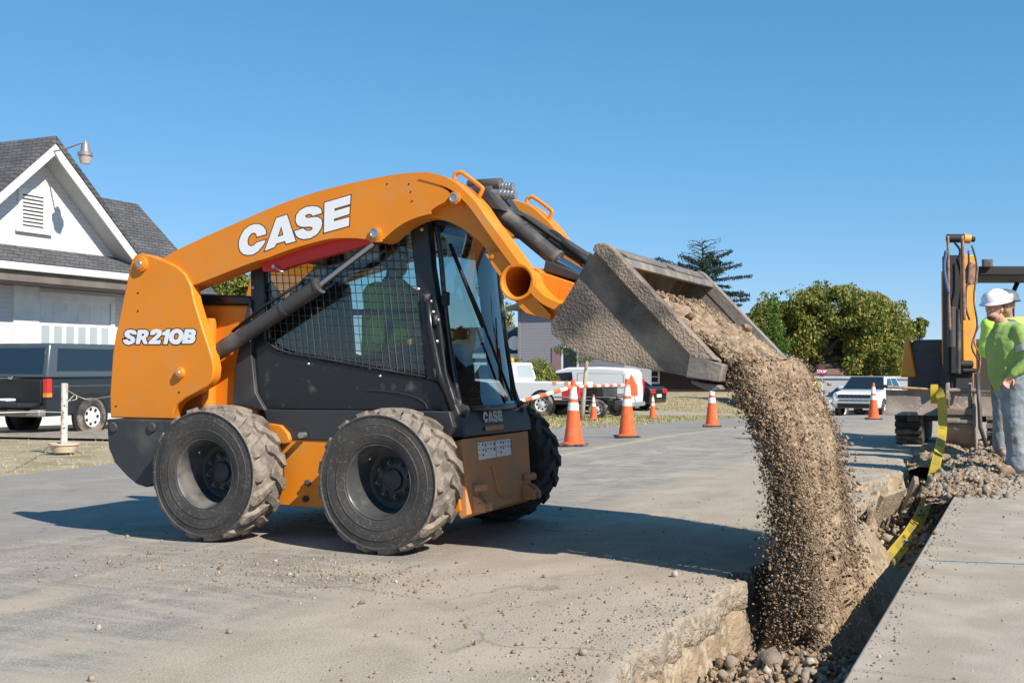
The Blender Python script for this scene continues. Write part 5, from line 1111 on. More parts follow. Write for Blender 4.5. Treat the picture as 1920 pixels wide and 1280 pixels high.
# canopy
c0_ = E3(1836, 507, 15.6); b = MB(); cy, sy = cos(YAW), sin(YAW)
def L2W(o, u_, v_, z): return (o[0]+u_*cy-v_*sy, o[1]+u_*sy+v_*cy, o[2]+z)
b.add([L2W(c0_, u_, v_, z) for z in (-.07, .06) for u_, v_ in ((0, 0), (1.25, 0), (1.25, 1.4), (0, 1.4))], [(0, 3, 2, 1), (4, 5, 6, 7), (0, 1, 5, 4), (1, 2, 6, 5), (2, 3, 7, 6), (3, 0, 4, 7)]); cn = b.build('canopy', 'dullblack', EX, bevel=.02)
for (u_, v_) in ((1.0, .1), (1.0, 1.3), (.05, 1.3)): b = MB(); b.tube([L2W(c0_, u_+.1, v_, -.07), L2W(c0_, u_+.02, v_, -.25), L2W(c0_, u_, v_, -1.6)], .035, 10); b.build('canopy_post', 'dullblack', cn, smooth=True)
b = MB(); b.add([L2W(c0_, u_, v_, z) for z in (.04, .15) for u_, v_ in ((.03, -.08), (.16, -.08), (.16, 0), (.03, 0))], [(0, 3, 2, 1), (4, 5, 6, 7), (0, 1, 5, 4), (1, 2, 6, 5), (2, 3, 7, 6), (3, 0, 4, 7)]); b.build('work_light', 'greysteel', cn, bevel=.01)
# shovel handle lying on the blade
b = MB(); p0 = on(1664, 725, 1, 10.24); p1 = on(1760, 731, 1, 10.24); b.tube([p0, p1], .018, 12, m=0); b.tube([on(1655, 723, 1, 10.24), p0], .022, 8, m=1)
tag(b.build('shovel_handle', ['wood', 'dullblack'], smooth=True, auto=40), 'bare wooden tool handle lying along the top of the excavator blade', 'tool handle')
# yellow buried-line tape
M['tape'] = mat('yellow_tape', (.72, .55, .06), .45, c2=(.62, .48, .07), sc1=3); M['tape'].node_tree.nodes['Principled BSDF'].inputs['Transmission Weight'].default_value = 0
M['tapeink'] = mat('tape_ink', (.25, .2, .04), .6)
_n, _l = M['tape'].node_tree.nodes, M['tape'].node_tree.links; _t = _n.new('ShaderNodeBsdfTranslucent'); _t.inputs[0].default_value = (.85, .66, .1, 1); _x = _n.new('ShaderNodeMixShader'); _x.inputs[0].default_value = .45
_l.new(_n['Principled BSDF'].outputs[0], _x.inputs[1]); _l.new(_t.outputs[0], _x.inputs[2]); _l.new(_x.outputs[0], _n['Material Output'].inputs[0])
tp = cr([on(1757, 729, 1, 9.9), on(1763, 740, 1, 9.6), on(1767, 775, 1, 9.3), on(1766, 815, 1, 8.8), on(1757, 860, 1, 8.1), on(1746, 905, 1, 7.0), on(1733, 950, 1, 5.6), on(1713, 990, 1, 4.3), on(1684, 1030, 1, 3.1), on(1655, 1066, 1, 2.3)], 12)
b = MB(); wv = []
N_ = len(tp)
for i in range(N_):
    P_ = Vector(tp[i]); d_ = (Vector(tp[min(i+1, N_-1)])-Vector(tp[max(i-1, 0)])).normalized(); vd = (P_-Vector(CAM)).normalized(); s_ = d_.cross(vd).normalized()
    tw_ = .25*sin(i*.12); s_ = (s_*cos(tw_)+d_.cross(s_)*sin(tw_)).normalized(); wv.append((P_, s_, d_.cross(s_).normalized()))
hw = .052
for i in range(N_-1):
    A_, sa, na = wv[i]; B_, sb_, nb = wv[i+1]; b.quad(A_-sa*hw, A_+sa*hw, B_+sb_*hw, B_-sb_*hw, 0)
    sgn = -1 if na.dot(Vector(CAM)-A_) < 0 else 1
    if i % 9 < 6 and i > 30:
        for k, (u0, u1) in enumerate(((-.7, .1), (.15, .7))):
            u1_ = u1-(.15 if (i*7+k) % 3 == 0 else 0); o_ = na*sgn*.0012; q0, q1 = A_.lerp(B_, .15), A_.lerp(B_, .75); b.quad(q0+sa*hw*u0+o_, q0+sa*hw*u1_+o_, q1+sb_*hw*u1_+o_, q1+sb_*hw*u0+o_, 1)
tag(b.build('warning_tape', ['tape', 'tapeink'], fixn=False), 'yellow utility warning tape hanging from the excavator blade into the trench', 'tape')
b = MB(); q = Vector(on(1752, 738, 1, 9.95)); b.rev([(-.04, .05), (-.04, .12), (.04, .12), (.04, .05)], tuple(q), ax=0, n=28, closed=True); tag(b.build('tape_roll', 'tape', smooth=True, auto=40), 'roll of yellow tape resting on top of the excavator blade', 'tape roll')
# ============================================================ HOUSES
M['siding'] = banded('white_siding', (.66, .66, .66), (.56, .56, .57), 2, .11, .55, .7, .4); M['trim'] = mat('white_trim', (.74, .74, .73), .5, c2=(.66, .65, .63), sc1=3)
M['shing'] = shingles('grey_shingles', (.1, .1, .105), (.075, .075, .08), (.035, .035, .037)); M['soffit'] = banded('soffit_boards', (.5, .5, .5), (.44, .44, .44), 0, .1, .5, .7, .5)
M['greysiding'] = banded('grey_siding', (.27, .265, .285), (.22, .215, .235), 2, .13, .5, .7, .5); M['ceil'] = mat('porch_ceiling', (.17, .145, .125), .8, c2=(.13, .11, .1), sc1=2)
M['pane'] = mat('window_pane', (.02, .025, .03), .06, spec=.9, coat=.5); M['curtain'] = mat('pale_blind', (.35, .4, .42), .4, coat=.5); M['mauve'] = mat('mauve_shutter', (.28, .16, .18), .7)
M['galv'] = mat('galvanised_metal', (.3, .28, .27), .5, metal=.5); M['lampglass'] = mat('frosted_lamp_cover', (.45, .36, .32), .3); M['brick'] = mat('brown_brick', (.25, .12, .08), .9, c2=(.2, .09, .06), sc1=20)
HX = -17.5; wx = HX-.55
def HP(px, py, x=HX): p = on(px, py, 0, x); return (p[1], p[2])
hs1 = thing('white_house', (-20, 15, -.4), 'white clapboard house with steep shingled gable behind the dark pickup', 'house')
pk = HP(103, 255); Lr = (10.2, pk[1]-(pk[0]-10.2)*.875); Rr = (17.45, pk[1]-(17.45-pk[0])*.875)
# roof planes of the gable (running back, -x)
def roofslab(b, a, c, x0, x1, th=.12, m=0):            # a,c in (y,z)
    d = Vector((c[0]-a[0], c[1]-a[1])).normalized(); n = Vector((-d.y, d.x)); n = n if n.y > 0 else -n
    b.prism([a, c, (c[0]-n.x*th, c[1]-n.y*th), (a[0]-n.x*th, a[1]-n.y*th)], x0, x1, ax=0, m=m)
b = MB(); b.prism([Lr, pk, Rr, (Rr[0], Rr[1]-.16), (pk[0], pk[1]-.16), (Lr[0], Lr[1]-.16)], HX-9, HX+.05, ax=0); b.build('roof', 'shing', hs1)
b = MB()
b.prism([(Lr[0], Lr[1]-.13), (pk[0], pk[1]-.13), (Rr[0], Rr[1]-.13), (Rr[0], Rr[1]-.45), (pk[0], pk[1]-.45), (Lr[0], Lr[1]-.45)], HX-.03, HX+.015, ax=0)
b.build('rake_board', 'trim', hs1)
b = MB()
b.prism([(Lr[0], Lr[1]-.36), (pk[0], pk[1]-.36), (Rr[0], Rr[1]-.36), (Rr[0], Rr[1]-.42), (pk[0], pk[1]-.42), (Lr[0], Lr[1]-.42)], wx-.02, HX-.032, ax=0)
b.build('soffit', 'soffit', hs1)
zg = 3.38
b = MB(); b.prism([(10.2, 2.9), (10.2, Lr[1]-.25), (pk[0], pk[1]-.3), (17.1, pk[1]-.3-(17.1-pk[0])*.875), (17.1, 2.9)], wx-.2, wx, ax=0); b.build('gable_wall', 'siding', hs1)
# vent
v0 = HP(40, 438, wx); v1 = HP(80, 438, wx); vt = HP(60, 365, wx)[1]; vb = HP(60, 428, wx)[1]
b = MB(); b.box(wx, wx+.04, v0[0]-.12, v1[0]+.16, vb-.05, vt+.12, 0); b.box(wx+.04, wx+.09, v0[0]-.2, v1[0]+.22, vb-.12, vb-.05, 0)
vn = b.build('gable_vent', 'trim', hs1); b = MB()
for k in range(9): z = vb+(vt-vb)*(k+.3)/9; b.box(wx+.04, wx+.043, v0[0], v1[0]-.02, z, z+.035)
b.build('louvre', 'dullblack', vn)
# pent roof over the carport
b = MB(); b.prism([(HX-.02+.55, zg), (wx, zg+.50), (wx, zg+.40), (HX+.5, zg-.1)], 9.8, 17.35, ax=1); b.build('pent_roof', 'shing', hs1)
GX_ = HX+.53
b = MB(); b.box(GX_, GX_+.11, 9.8, 17.35, zg-.19, zg-.02); gt = b.build('gutter', 'trim', hs1, bevel=.02)
b = MB(); b.box(HX-.3+.6, GX_, 9.8, 17.3, zg-.42, zg-.2); b.box(-18.6, HX+.5, 9.8, 17.2, zg-.44, zg-.42); b.build('porch_ceiling', 'ceil', hs1)
b = MB(); b.box(HX-.1, HX+.5, 17.1, 17.3, -.7, zg-.3); b.build('porch_post', 'trim', hs1, bevel=.01)
# back wall of the carport with garage door
bx = -17.95
b = MB(); b.box(bx-.2, bx, 9.8, 18.3, -.8, zg-.445); b.build('carport_wall', 'siding', hs1)
g0 = on(72, 600, 0, bx)[1]; g1 = on(206, 600, 0, bx)[1]; gt_ = on(100, 562, 0, bx)[2]
b = MB(); b.box(bx+.001, bx+.05, g0-.75, g0-.02, -.7, gt_+.35); b.box(bx+.001, bx+.06, g0-.03, g1+.1, gt_, gt_+.18); b.box(bx, bx+.06, g1-.02, g1+.12, -.7, gt_); b.build('door_trim', 'trim', hs1)
b = MB(); b.box(bx+.002, bx+.025, g0, g1, -.7, gt_); gd = b.build('garage_door', 'trim', hs1)
b = MB(); n_ = 6; w_ = (g1-g0)/n_
for k in range(n_):
    b.box(bx+.026, bx+.032, g0+k*w_+.07, g0+(k+1)*w_-.07, gt_-1.1, gt_-.62, 1); b.box(bx+.026, bx+.03, g0+k*w_+.05, g0+(k+1)*w_-.05, gt_-.5, gt_-.06, 0)
b.build('door_panel', ['trim', 'curtain'], gd)
# rear wing roof
r0 = on(180, 371, 0, -22.5); r1 = on(258, 380, 0, -22.5); r2 = on(420, 566, 0, -19.2)
zr = (r0[2]+r1[2])/2
b = MB(); b.add([(-22.5, r0[1]-6, zr), (-22.5, r1[1], zr), (-19.2, r2[1], r2[2]), (-19.2, r2[1]-9, r2[2]), (-22.5, r0[1]-6, zr-.12), (-22.5, r1[1], zr-.12), (-19.2, r2[1], r2[2]-.12), (-19.2, r2[1]-9, r2[2]-.12)], [(0, 1, 2, 3), (4, 7, 6, 5), (0, 4, 5, 1), (1, 5, 6, 2), (2, 6, 7, 3), (3, 7, 4, 0)])
b.add([(-22.5, r0[1]-6, zr), (-22.5, r1[1], zr), (-26.5, r1[1], 2.6), (-26.5, r0[1]-6, 2.6)], [(0, 1, 2, 3)]); b.build('roof', 'shing', hs1)
b = MB(); b.box(-26, -20.21, 17.4, r1[1]-.4, -.9, 2.55); b.build('wing_wall', 'siding', hs1)
b = MB(); b.box(wx-5, wx-.21, 10.5, 17.0, 2.5, 3.9); b.build('upper_wall', 'siding', hs1)
# lamp on the gable
lp = thing('security_lamp', (HX+.1, pk[0], pk[1]), 'rusty security lamp on a bracket arm at the white gable peak', 'lamp')
q = on(160, 283, 0, HX+1.0); p0 = (HX-.05, pk[0]-.05, pk[1]-.38)
q2 = Vector((q[0], q[1], q[2])); arm_end = q2+Vector((0, -.1, .17))
b = MB(); b.tube([p0, Vector(p0)+Vector((.35, .06, .04)), arm_end], .02, 8); b.build('bracket_arm', 'galv', lp, smooth=True)
b = MB(); b.rev([(.36, .0), (.36, .03), (.32, .035), (.30, .08), (.10, .11), (.08, .17), (.0, .17), (-.01, .12)], (q[0], q[1], q[2]-.12), ax=2, n=20); b.build('lamp_housing', 'galv', lp, smooth=True, auto=40)
b = MB(); b.rev([(-.01, .15), (-.18, .11), (-.18, 0)], (q[0], q[1], q[2]-.12), ax=2, n=20); b.build('lamp_shade', 'lampglass', lp, smooth=True, auto=40)

# grey house in the middle
def winbox(par, x0, x1, y, z0, z1, shut=0, nm='window', mull=True):
    b = MB(); t = .09; b.box(x0-t, x1+t, y-.05, y, z1, z1+t+.04); b.box(x0-t, x1+t, y-.07, y, z0-t, z0); b.box(x0-t, x0, y-.05, y, z0, z1); b.box(x1, x1+t, y-.05, y, z0, z1)
    if mull: b.box(x0, x1, y-.04, y, (z0+z1)/2-.025, (z0+z1)/2+.025)
    f = b.build(nm, 'trim', par); b = MB(); b.box(x0, x1, y-.02, y-.003, z0, z1); b.build('pane', 'pane', f)
    if shut:
        for a in (x0-t-.03-shut, x1+t+.03): b = MB(); b.box(a, a+shut, y-.04, y-.002, z0-.05, z1+.05); b.build('shutter', 'mauve', f)
Yg = 43.0; cx0 = on(972, 620, 1, Yg)[0]; gz0 = gz(cx0+3, Yg)
h2 = thing('grey_house', (cx0+4, Yg+3, gz0), 'grey sided house with mauve shutters behind the white van', 'house')
zt_ = 3.95
b = MB(); b.box(cx0, cx0+5.2, Yg, Yg+4, gz0-.5, zt_); b.build('wall', 'greysiding', h2)
b = MB(); b.box(cx0-.02, cx0+.10, Yg-.02, Yg+.1, gz0-.4, zt_); b.build('corner_board', 'greysiding', h2)
b = MB(); b.prism([(cx0-.45, zt_-.05), (cx0+2.6, zt_+.9), (cx0+5.6, zt_-.05), (cx0+5.6, zt_-.2), (cx0-.45, zt_-.2)], Yg-.3, Yg+4.3); b.build('roof', 'shing', h2)
wa = on(1056, 700, 1, Yg); wb_ = on(1082, 652, 1, Yg); winbox(h2, wa[0], wb_[0], Yg, -.2+.2, wb_[2], .42)
b = MB(); b.box(cx0-4.5, cx0-.03, Yg+1, Yg+5, gz0-.5, 1.75); b.build('side_wing', 'greysiding', h2)
b = MB(); b.prism([(Yg+.5, 1.7), (Yg+3, 3.1), (Yg+5.5, 1.7), (Yg+5.5, 1.58), (Yg+.5, 1.58)], cx0-4.8, cx0-.04, ax=0); b.box(cx0-4.8, cx0-.04, Yg+.45, Yg+.5, 1.52, 1.72, 1); b.build('wing_roof', ['shing', 'trim'], h2)
b = MB(); b.cyl(on(966, 643, 1, Yg+.4), tuple(Vector(on(966, 643, 1, Yg+.4))+Vector((0, -.12, 0))), .33, 20); tag(b.build('satellite_dish', 'trim', smooth=True, auto=40), 'small white round dish on the side wing of the grey house', 'dish')

# brick house with painted-in shade beyond the van, further brick house under the broad tree
def simple_house(name, lab, Y, px0, px1, pyt, pyr, wallm, roofm, wins):
    a = dep(px0, 700, Y); c = dep(px1, 700, Y); y = (a[1]+c[1])/2; x0 = on(px0, 700, 1, y)[0]; x1 = on(px1, 700, 1, y)[0]; zt_ = on((px0+px1)/2, pyt, 1, y)[2]; zr = on((px0+px1)/2, pyr, 1, y+3)[2]; g = gz((x0+x1)/2, y)
    t = thing(name, ((x0+x1)/2, y+3, g), lab, 'house'); b = MB(); b.box(x0, x1, y, y+7, g-.5, zt_); b.build('wall', wallm, t)
    b = MB(); b.prism([(y-.5, zt_-.05), (y+3.5, zr), (y+7.5, zt_-.05), (y+7.5, zt_-.2), (y-.5, zt_-.2)], x0-.4, x1+.4, ax=0); b.build('roof', roofm, t)
    for wx0, wx1, wy0, wy1 in wins: p = on(wx0, wy1, 1, y); q = on(wx1, wy0, 1, y); winbox(t, p[0], q[0], y, p[2], q[2])
    return t, x0, x1, y, g
M['brickshade'] = mat('shaded_brick', (.06, .04, .034), .9, c2=(.04, .03, .027), sc1=15); M['darkroof'] = mat('dark_roof', (.05, .05, .052), .9); M['tanroof'] = mat('tan_roof', (.2, .12, .09), .9, c2=(.16, .1, .08), sc1=4)  # first brick is darkened, shade put into its colour
simple_house('brick_house', 'brick house coloured dark for shade behind the rear of the white van', 60, 1215, 1372, 688, 660, 'brickshade', 'darkroof', [(1222, 1234, 696, 716)])
simple_house('brick_house', 'distant house with a tan brick wall beneath the broad leafy tree', 78, 1498, 1590, 700, 664, 'trim', 'tanroof', [(1520, 1530, 706, 720), (1560, 1570, 706, 720)])
# pale block wall and fence behind the SUV
p = dep(1528, 760, 55); q = dep(1640, 760, 58); b = MB(); y = p[1]; b.box(p[0], p[0]+9, y, y+.2, gz(p[0], y)-.3, .55, 0); b.box(p[0]-.05, p[0]+9.05, y-.05, y+.25, .55, .66, 1)
tag(b.build('block_wall', ['siding', 'trim']), 'pale low wall in the distance behind the stop sign', 'wall')

# ============================================================ VEHICLES (local x forward, y left)
def veh_paint(name, c, r=.3): M[name] = mat(name, c, r, coat=.6); return name
for nm, c in (('paint_dark', (.012, .018, .024)), ('paint_grey', (.06, .075, .085)), ('paint_white', (.7, .71, .73)), ('paint_black', (.015, .012, .014)), ('paint_silver', (.3, .31, .32))): veh_paint(nm, c)
M['alloy'] = mat('alloy_wheel', (.6, .6, .6), .35); M['amber'] = mat('amber_lens', (.8, .25, .02), .25); M['lensred'] = mat('red_lens', (.6, .02, .02), .2, coat=.5); M['lensclear'] = mat('clear_lens', (.6, .62, .65), .1, coat=.6)
def wheel(par, x, y, r, wd=.22, inner=.62, out=1):
    y += out*.055; b = MB(); o = y+out*wd/2; i_ = y-out*wd/2; s = out
    b.rev([(o-s*.03, r*inner), (o, r*(inner+.06)), (o, r*.88), (o-s*.03, r*.98), (o-s*.05, r), (i_+s*.05, r), (i_, r*.9), (i_, r*inner)], (x, 0, r), n=36)
    w_ = b.build('wheel', 'trackrub', par, smooth=True, auto=40, world=False); b = MB()
    b.rev([(o-s*.02, r*inner), (o-s*.035, r*inner*.93), (o-s*.05, r*.3), (o-s*.02, r*.16), (o-s*.02, 0)], (x, 0, r), n=30, m=0)
    for k in range(7):
        t = 2*pi*k/7; b.cyl((x+r*.40*cos(t), o-s*.036, r+r*.40*sin(t)), (x+r*.40*cos(t), o-s*.03, r+r*.40*sin(t)), r*.085, 10, m=1)
    b.build('rim', ['alloy', 'dullblack'], w_, smooth=True, auto=40, world=False)
def body_loft(par, prof, W, paint, name='body', bev=.05, arches=()):
    b = MB(); b.prism(prof, -W/2, W/2); o = b.build(name, paint, par, bevel=bev, seg=3, world=False)
    for (x, r, s) in arches:
        a = MB(); a.rev([(s*(W/2-.05), 0), (s*(W/2-.05), r), (s*(W/2+.004), r), (s*(W/2+.004), 0)], (x, 0, r*.86), n=30); a.build('wheel_arch', 'dullblack', par, smooth=True, auto=40, world=False)
    return o
def cabin(par, bot, top, zb, zt, Wb, Wt, paint, nm='cabin', bev=.04):   # bot/top = (rear x, front x)
    vs = [(bot[0], -Wb/2, zb), (bot[1], -Wb/2, zb), (bot[1], Wb/2, zb), (bot[0], Wb/2, zb), (top[0], -Wt/2, zt), (top[1], -Wt/2, zt), (top[1], Wt/2, zt), (top[0], Wt/2, zt)]
    b = MB(); b.add(vs, [(0, 3, 2, 1), (4, 5, 6, 7), (0, 1, 5, 4), (1, 2, 6, 5), (2, 3, 7, 6), (3, 0, 4, 7)]); o = b.build(nm, paint, par, bevel=bev, seg=3, world=False); return vs, o
def pane_on(par, q, u0, u1, v0, v1, m_='carglass', nm='window', off=.008, sk=(0, 0)):   # q = 4 corners bl br tr tl
    q = [Vector(p) for p in q]; n_ = (q[1]-q[0]).cross(q[3]-q[0]).normalized()
    def P(u, v): return (q[0].lerp(q[1], u)).lerp(q[3].lerp(q[2], u), v)
    c = [P(u0, v0), P(u1, v0), P(u1-sk[1], v1), P(u0+sk[0], v1)]; b = MB(); b.add([p+n_*off for p in c]+[p-n_*.01 for p in c], [(0, 1, 2, 3), (7, 6, 5, 4), (0, 4, 5, 1), (1, 5, 6, 2), (2, 6, 7, 3), (3, 7, 4, 0)]); return b.build(nm, m_, par, world=False, bevel=.004)
def faces(vs): return dict(right=[vs[0], vs[1], vs[5], vs[4]], left=[vs[2], vs[3], vs[7], vs[6]], front=[vs[1], vs[2], vs[6], vs[5]], rear=[vs[3], vs[0], vs[4], vs[7]])
def vbox(par, nm, m_, *a, bev=.01): b = MB(); b.box(*a); return b.build(nm, m_, par, bevel=bev, world=False)

# dark pickup with cap (left)
tz = gz(-15, 12)-.03
PT = thing('pickup_truck', (-15.03, 12.07, -.325), 'dark green pickup truck with a bed cap and open tailgate parked by the white house', 'pickup truck', R(90))
body_loft(PT, [(-1.12, .42), (-1.15, 1.16), (3.9, 1.20), (4.3, 1.05), (4.35, .45)], 1.88, 'paint_dark', arches=((0, .47, 1), (0, .47, -1), (3.3, .47, -1)), bev=.05)
vs, cp = cabin(PT, (-1.14, 1.25), (-.98, 1.2), 1.17, 1.86, 1.86, 1.66, 'paint_grey', 'bed_cap', .05); f = faces(vs)
pane_on(cp, f['right'], .10, .95, .2, .85); pane_on(cp, f['rear'], .06, .94, .12, .86, nm='rear_window')
vs, cb = cabin(PT, (1.3, 3.4), (1.35, 2.7), 1.17, 1.84, 1.84, 1.6, 'paint_dark'); f = faces(vs); pane_on(cb, f['right'], .08, .85, .15, .85)
for s in (-1, 1): wheel(PT, 0, s*.83, .385, .24, .55, s); wheel(PT, 3.3, s*.83, .385, .24, .55, s)
for s in (-1, 1):
    b = MB(); b.box(-1.17, -1.05, s*.95-.08*(s > 0)-.02*(s < 0), s*.95+.02*(s > 0)+.08*(s < 0), .80, 1.16, 0); b.box(-1.175, -1.045, s*.95-.08*(s > 0)-.025*(s < 0), s*.95+.025*(s > 0)+.08*(s < 0), .80, .88, 1); b.build('tail_light', ['lensred', 'amber'], PT, world=False)
vbox(PT, 'bed_shade', 'dullblack', -1.165, -1.10, -.80, .80, .68, 1.14); vbox(PT, 'tailgate', 'paint_dark', -1.68, -1.14, -.78, .78, .62, .70, bev=.02); bp_ = vbox(PT, 'rear_bumper', 'galv', -1.32, -1.13, -.92, .92, .42, .56, bev=.03); vbox(bp_, 'licence_plate', 'walk', -1.33, -1.315, -.55, -.1, .42, .56)  # first box: black sheet painted in for the shade inside the open bed
b = MB(); b.box(-1.45, -1.2, -.2, .1, .71, .77); b.box(-1.5, -1.25, .2, .5, .71, .80); tag(b.build('cargo', 'refl', PT, bevel=.03, world=False))
# white pickup (behind the loader)
p = dep(1036, 772, 40.5); WP = thing('pickup_truck', (p[0], p[1], gz(p[0], p[1])-.0), 'white work pickup with an amber beacon on its cab, parked by the bushes', 'pickup truck', R(180))
body_loft(WP, [(-1.15, .50), (-1.2, 1.20), (.9, 1.22), (3.9, 1.22), (4.6, 1.1), (4.6, .5)], 1.95, 'paint_white', arches=((0, .50, 1), (0, .50, -1)))
vs, cb = cabin(WP, (1.0, 3.6), (1.15, 2.9), 1.21, 1.88, 1.90, 1.66, 'paint_white'); f = faces(vs)
pane_on(cb, f['left'], .30, .62, .12, .86); pane_on(cb, f['left'], .67, .95, .12, .86, sk=(0, .0)); pane_on(cb, f['rear'], .12, .88, .2, .85, 'curtain', 'rear_window'); pane_on(cb, f['right'], .1, .5, .12, .86)
for s in (-1, 1): wheel(WP, 0, s*.85, .42, .26, .58, s); wheel(WP, 3.4, s*.85, .42, .26, .58, s)
b = MB(); b.rev([(0, .1), (.1, .09), (.16, .05), (.17, 0)], (1.6, 0, 1.9), ax=2, n=16); b.build('beacon', 'amber', WP, smooth=True, world=False)
for xx, zz in ((1.35, .95), (-.55, 1.1), (1.3, .62), (-1.0, 1.08)): vbox(WP, 'orange_marker', 'orangestrip', xx, xx+.14, .972, .985, zz, zz+.14)
vbox(WP, 'door_handle', 'dullblack', 2.05, 2.25, .975, .995, 1.05, 1.12); vbox(WP, 'rear_bumper', 'galv', -1.3, -1.15, -.9, .9, .5, .68); vbox(WP, 'tail_light', 'lensred', -1.22, -1.12, .78, .985, .85, 1.15)
b = MB(); b.box(1.06, 1.075, .974, .978, .55, 1.2); b.box(2.2, 2.215, .974, .978, .55, 1.2); b.build('door_gap', 'dullblack', WP, world=False)
# white van
p = dep(1150, 771, 45.5); VN = thing('cargo_van', (p[0], p[1], gz(p[0], p[1])+.02), 'white cargo van with plain sides parked in front of the grey house', 'van', R(180))
vp = [(-.95, .32), (-1.0, 1.0), (-.92, 1.62), (-.78, 1.82), (.2, 1.88), (1.6, 1.86), (2.1, 1.74), (3.0, 1.12), (3.55, .98), (3.68, .75), (3.66, .32)]
body_loft(VN, vp, 1.8, 'paint_white', bev=.09, arches=((0, .40, 1), (0, .40, -1), (2.85, .40, 1)))
for s in (-1, 1): b = MB(); b.prism([(1.35, 1.10), (2.75, 1.10), (2.2, 1.62), (1.42, 1.68)], s*.9-.006, s*.9+.006); b.build('side_window', 'carglass', VN, world=False, bevel=.01)
b = MB(); b.prism([(-.75, 1.05), (-.75, 1.55), (-.65, 1.62), (1.2, 1.64), (1.2, 1.05)], .896, .905); b.build('side_panel_press', 'paint_silver', VN, world=False); b = MB(); b.prism([(-.71, 1.08), (-.71, 1.53), (-.62, 1.60), (1.17, 1.61), (1.17, 1.08)], .9, .9065); b.build('side_panel', 'paint_white', VN, world=False)
b = MB(); b.box(-.9, 1.3, .9, .907, .78, .82); b.build('rub_strip', 'dullblack', VN, world=False)
for s in (-1, 1): wheel(VN, 0, s*.78, .33, .2, .6, s); wheel(VN, 2.85, s*.78, .33, .2, .6, s)
vbox(VN, 'rear_bumper', 'paint_silver', -1.06, -.9, -.88, .88, .32, .5, bev=.04); vbox(VN, 'tail_light', 'lensred', -1.01, -.93, .74, .905, .85, 1.4); vbox(VN, 'tail_light', 'lensred', -1.01, -.93, -.905, -.74, .85, 1.4); vbox(VN, 'door_handle', 'dullblack', -1.02, -.99, .1, .35, .85, .95)
b = MB(); b.prism([(.14, .0), (-.14, .0), (0, .0)], 0, 0) if 0 else None
# small utility trailer/dark flatbed in front of the van
p = dep(1120, 768, 37); TR = thing('utility_trailer', (p[0], p[1], gz(p[0], p[1])), 'low dark trailer with red panels standing between the white pickup and van', 'trailer', R(180))
vbox(TR, 'deck', 'paint_black', -.9, 1.2, -.8, .8, .42, .56); vbox(TR, 'tool_box', 'paint_black', -.45, .15, -.7, .7, .57, .98, bev=.03); vbox(TR, 'red_panel', 'lensred', .35, .95, .2, .75, .57, .98, bev=.02); vbox(TR, 'side_rail', 'galv', -.9, 1.2, .78, .83, .62, .68)
for s in (-1, 1): wheel(TR, -.35, s*.86, .30, .2, .6, s); vbox(TR, 'mudguard', 'dullblack', -.72, .02, s*.86-.12, s*.86+.12, .62, .66)
# black saloon car
p = dep(1236, 768, 47.5); BC = thing('saloon_car', (p[0]-1.2, p[1]+.6, gz(p[0], p[1])), 'black car with red tail lights half hidden behind the rear of the white van', 'car', R(175))
body_loft(BC, [(-1.0, .3), (-1.05, .85), (-.9, 1.0), (3.2, .9), (3.5, .7), (3.5, .3)], 1.8, 'paint_black', arches=((0, .36, 1),)); vs, cb = cabin(BC, (-.5, 2.4), (.2, 1.6), .95, 1.42, 1.7, 1.3, 'paint_black'); f = faces(vs); pane_on(cb, f['rear'], .06, .94, .1, .9, nm='rear_window'); pane_on(cb, f['left'], .1, .9, .1, .85)
for s in (-1, 1): wheel(BC, 0, s*.8, .32, .2, .6, s); wheel(BC, 2.7, s*.8, .32, .2, .6, s); vbox(BC, 'tail_light', 'lensred', -1.07, -.95, s*.65-.22, s*.65+.22, .72, .9, bev=.02)
vbox(BC, 'licence_plate', 'refl', -1.06, -1.04, -.25, .25, .55, .68)
# white SUV facing the camera
p = dep(1604, 779, 46); SV = thing('white_suv', (p[0]+.15, p[1], gz(p[0], p[1])), 'white SUV with black slotted grille facing the camera down the road', 'car', R(-90-8))
SV.location = (p[0]+.15, p[1], gz(p[0], p[1])-.05)
sb_ = [(-3.4, .35), (-3.45, 1.0), (-3.3, 1.12), (-.45, 1.10), (.45, 1.0), (.62, .88), (.68, .62), (.60, .38), (-.2, .36)]
body_loft(SV, sb_, 1.84, 'paint_white', bev=.09, arches=((-.25, .42, 1), (-.25, .42, -1), (-2.9, .42, 1)))
vs, cb = cabin(SV, (-3.35, -.55), (-2.9, -1.25), 1.10, 1.64, 1.78, 1.40, 'paint_white', bev=.05); f = faces(vs)
pane_on(cb, f['front'], .03, .97, .04, .97, nm='windscreen', off=.012); pane_on(cb, f['left'], .06, .46, .12, .85, sk=(.12, 0)); pane_on(cb, f['left'], .50, .92, .12, .85)
vbox(SV, 'lower_intake', 'dullblack', .55, .715, -.68, .68, .40, .58, bev=.02); vbox(SV, 'upper_slot', 'dullblack', .6, .70, -.62, .62, .70, .73, bev=.004)
gr = vbox(SV, 'grille', 'dullblack', .54, .665, -.66, .66, .80, .93, bev=.01)
for k in range(7): y = -.51+.17*k; b = MB(); b.tube([(.668, y-.055, .83), (.668, y+.055, .83), (.655, y+.055, .905), (.655, y-.055, .905), (.668, y-.055, .83)], .008, 6); b.build('grille_ring', 'chrome', gr, world=False)
for s in (-1, 1): vbox(SV, 'headlight', 'lensclear', .42, .62, s*.78-.11, s*.78+.11, .82, .93, bev=.02); vbox(SV, 'fog_lamp', 'lensclear', .56, .68, s*.76-.09, s*.76+.09, .60, .64); vbox(SV, 'side_mirror', 'paint_white', -.95, -.8, s*1.0-.1, s*1.0+.1, 1.10, 1.24, bev=.03)
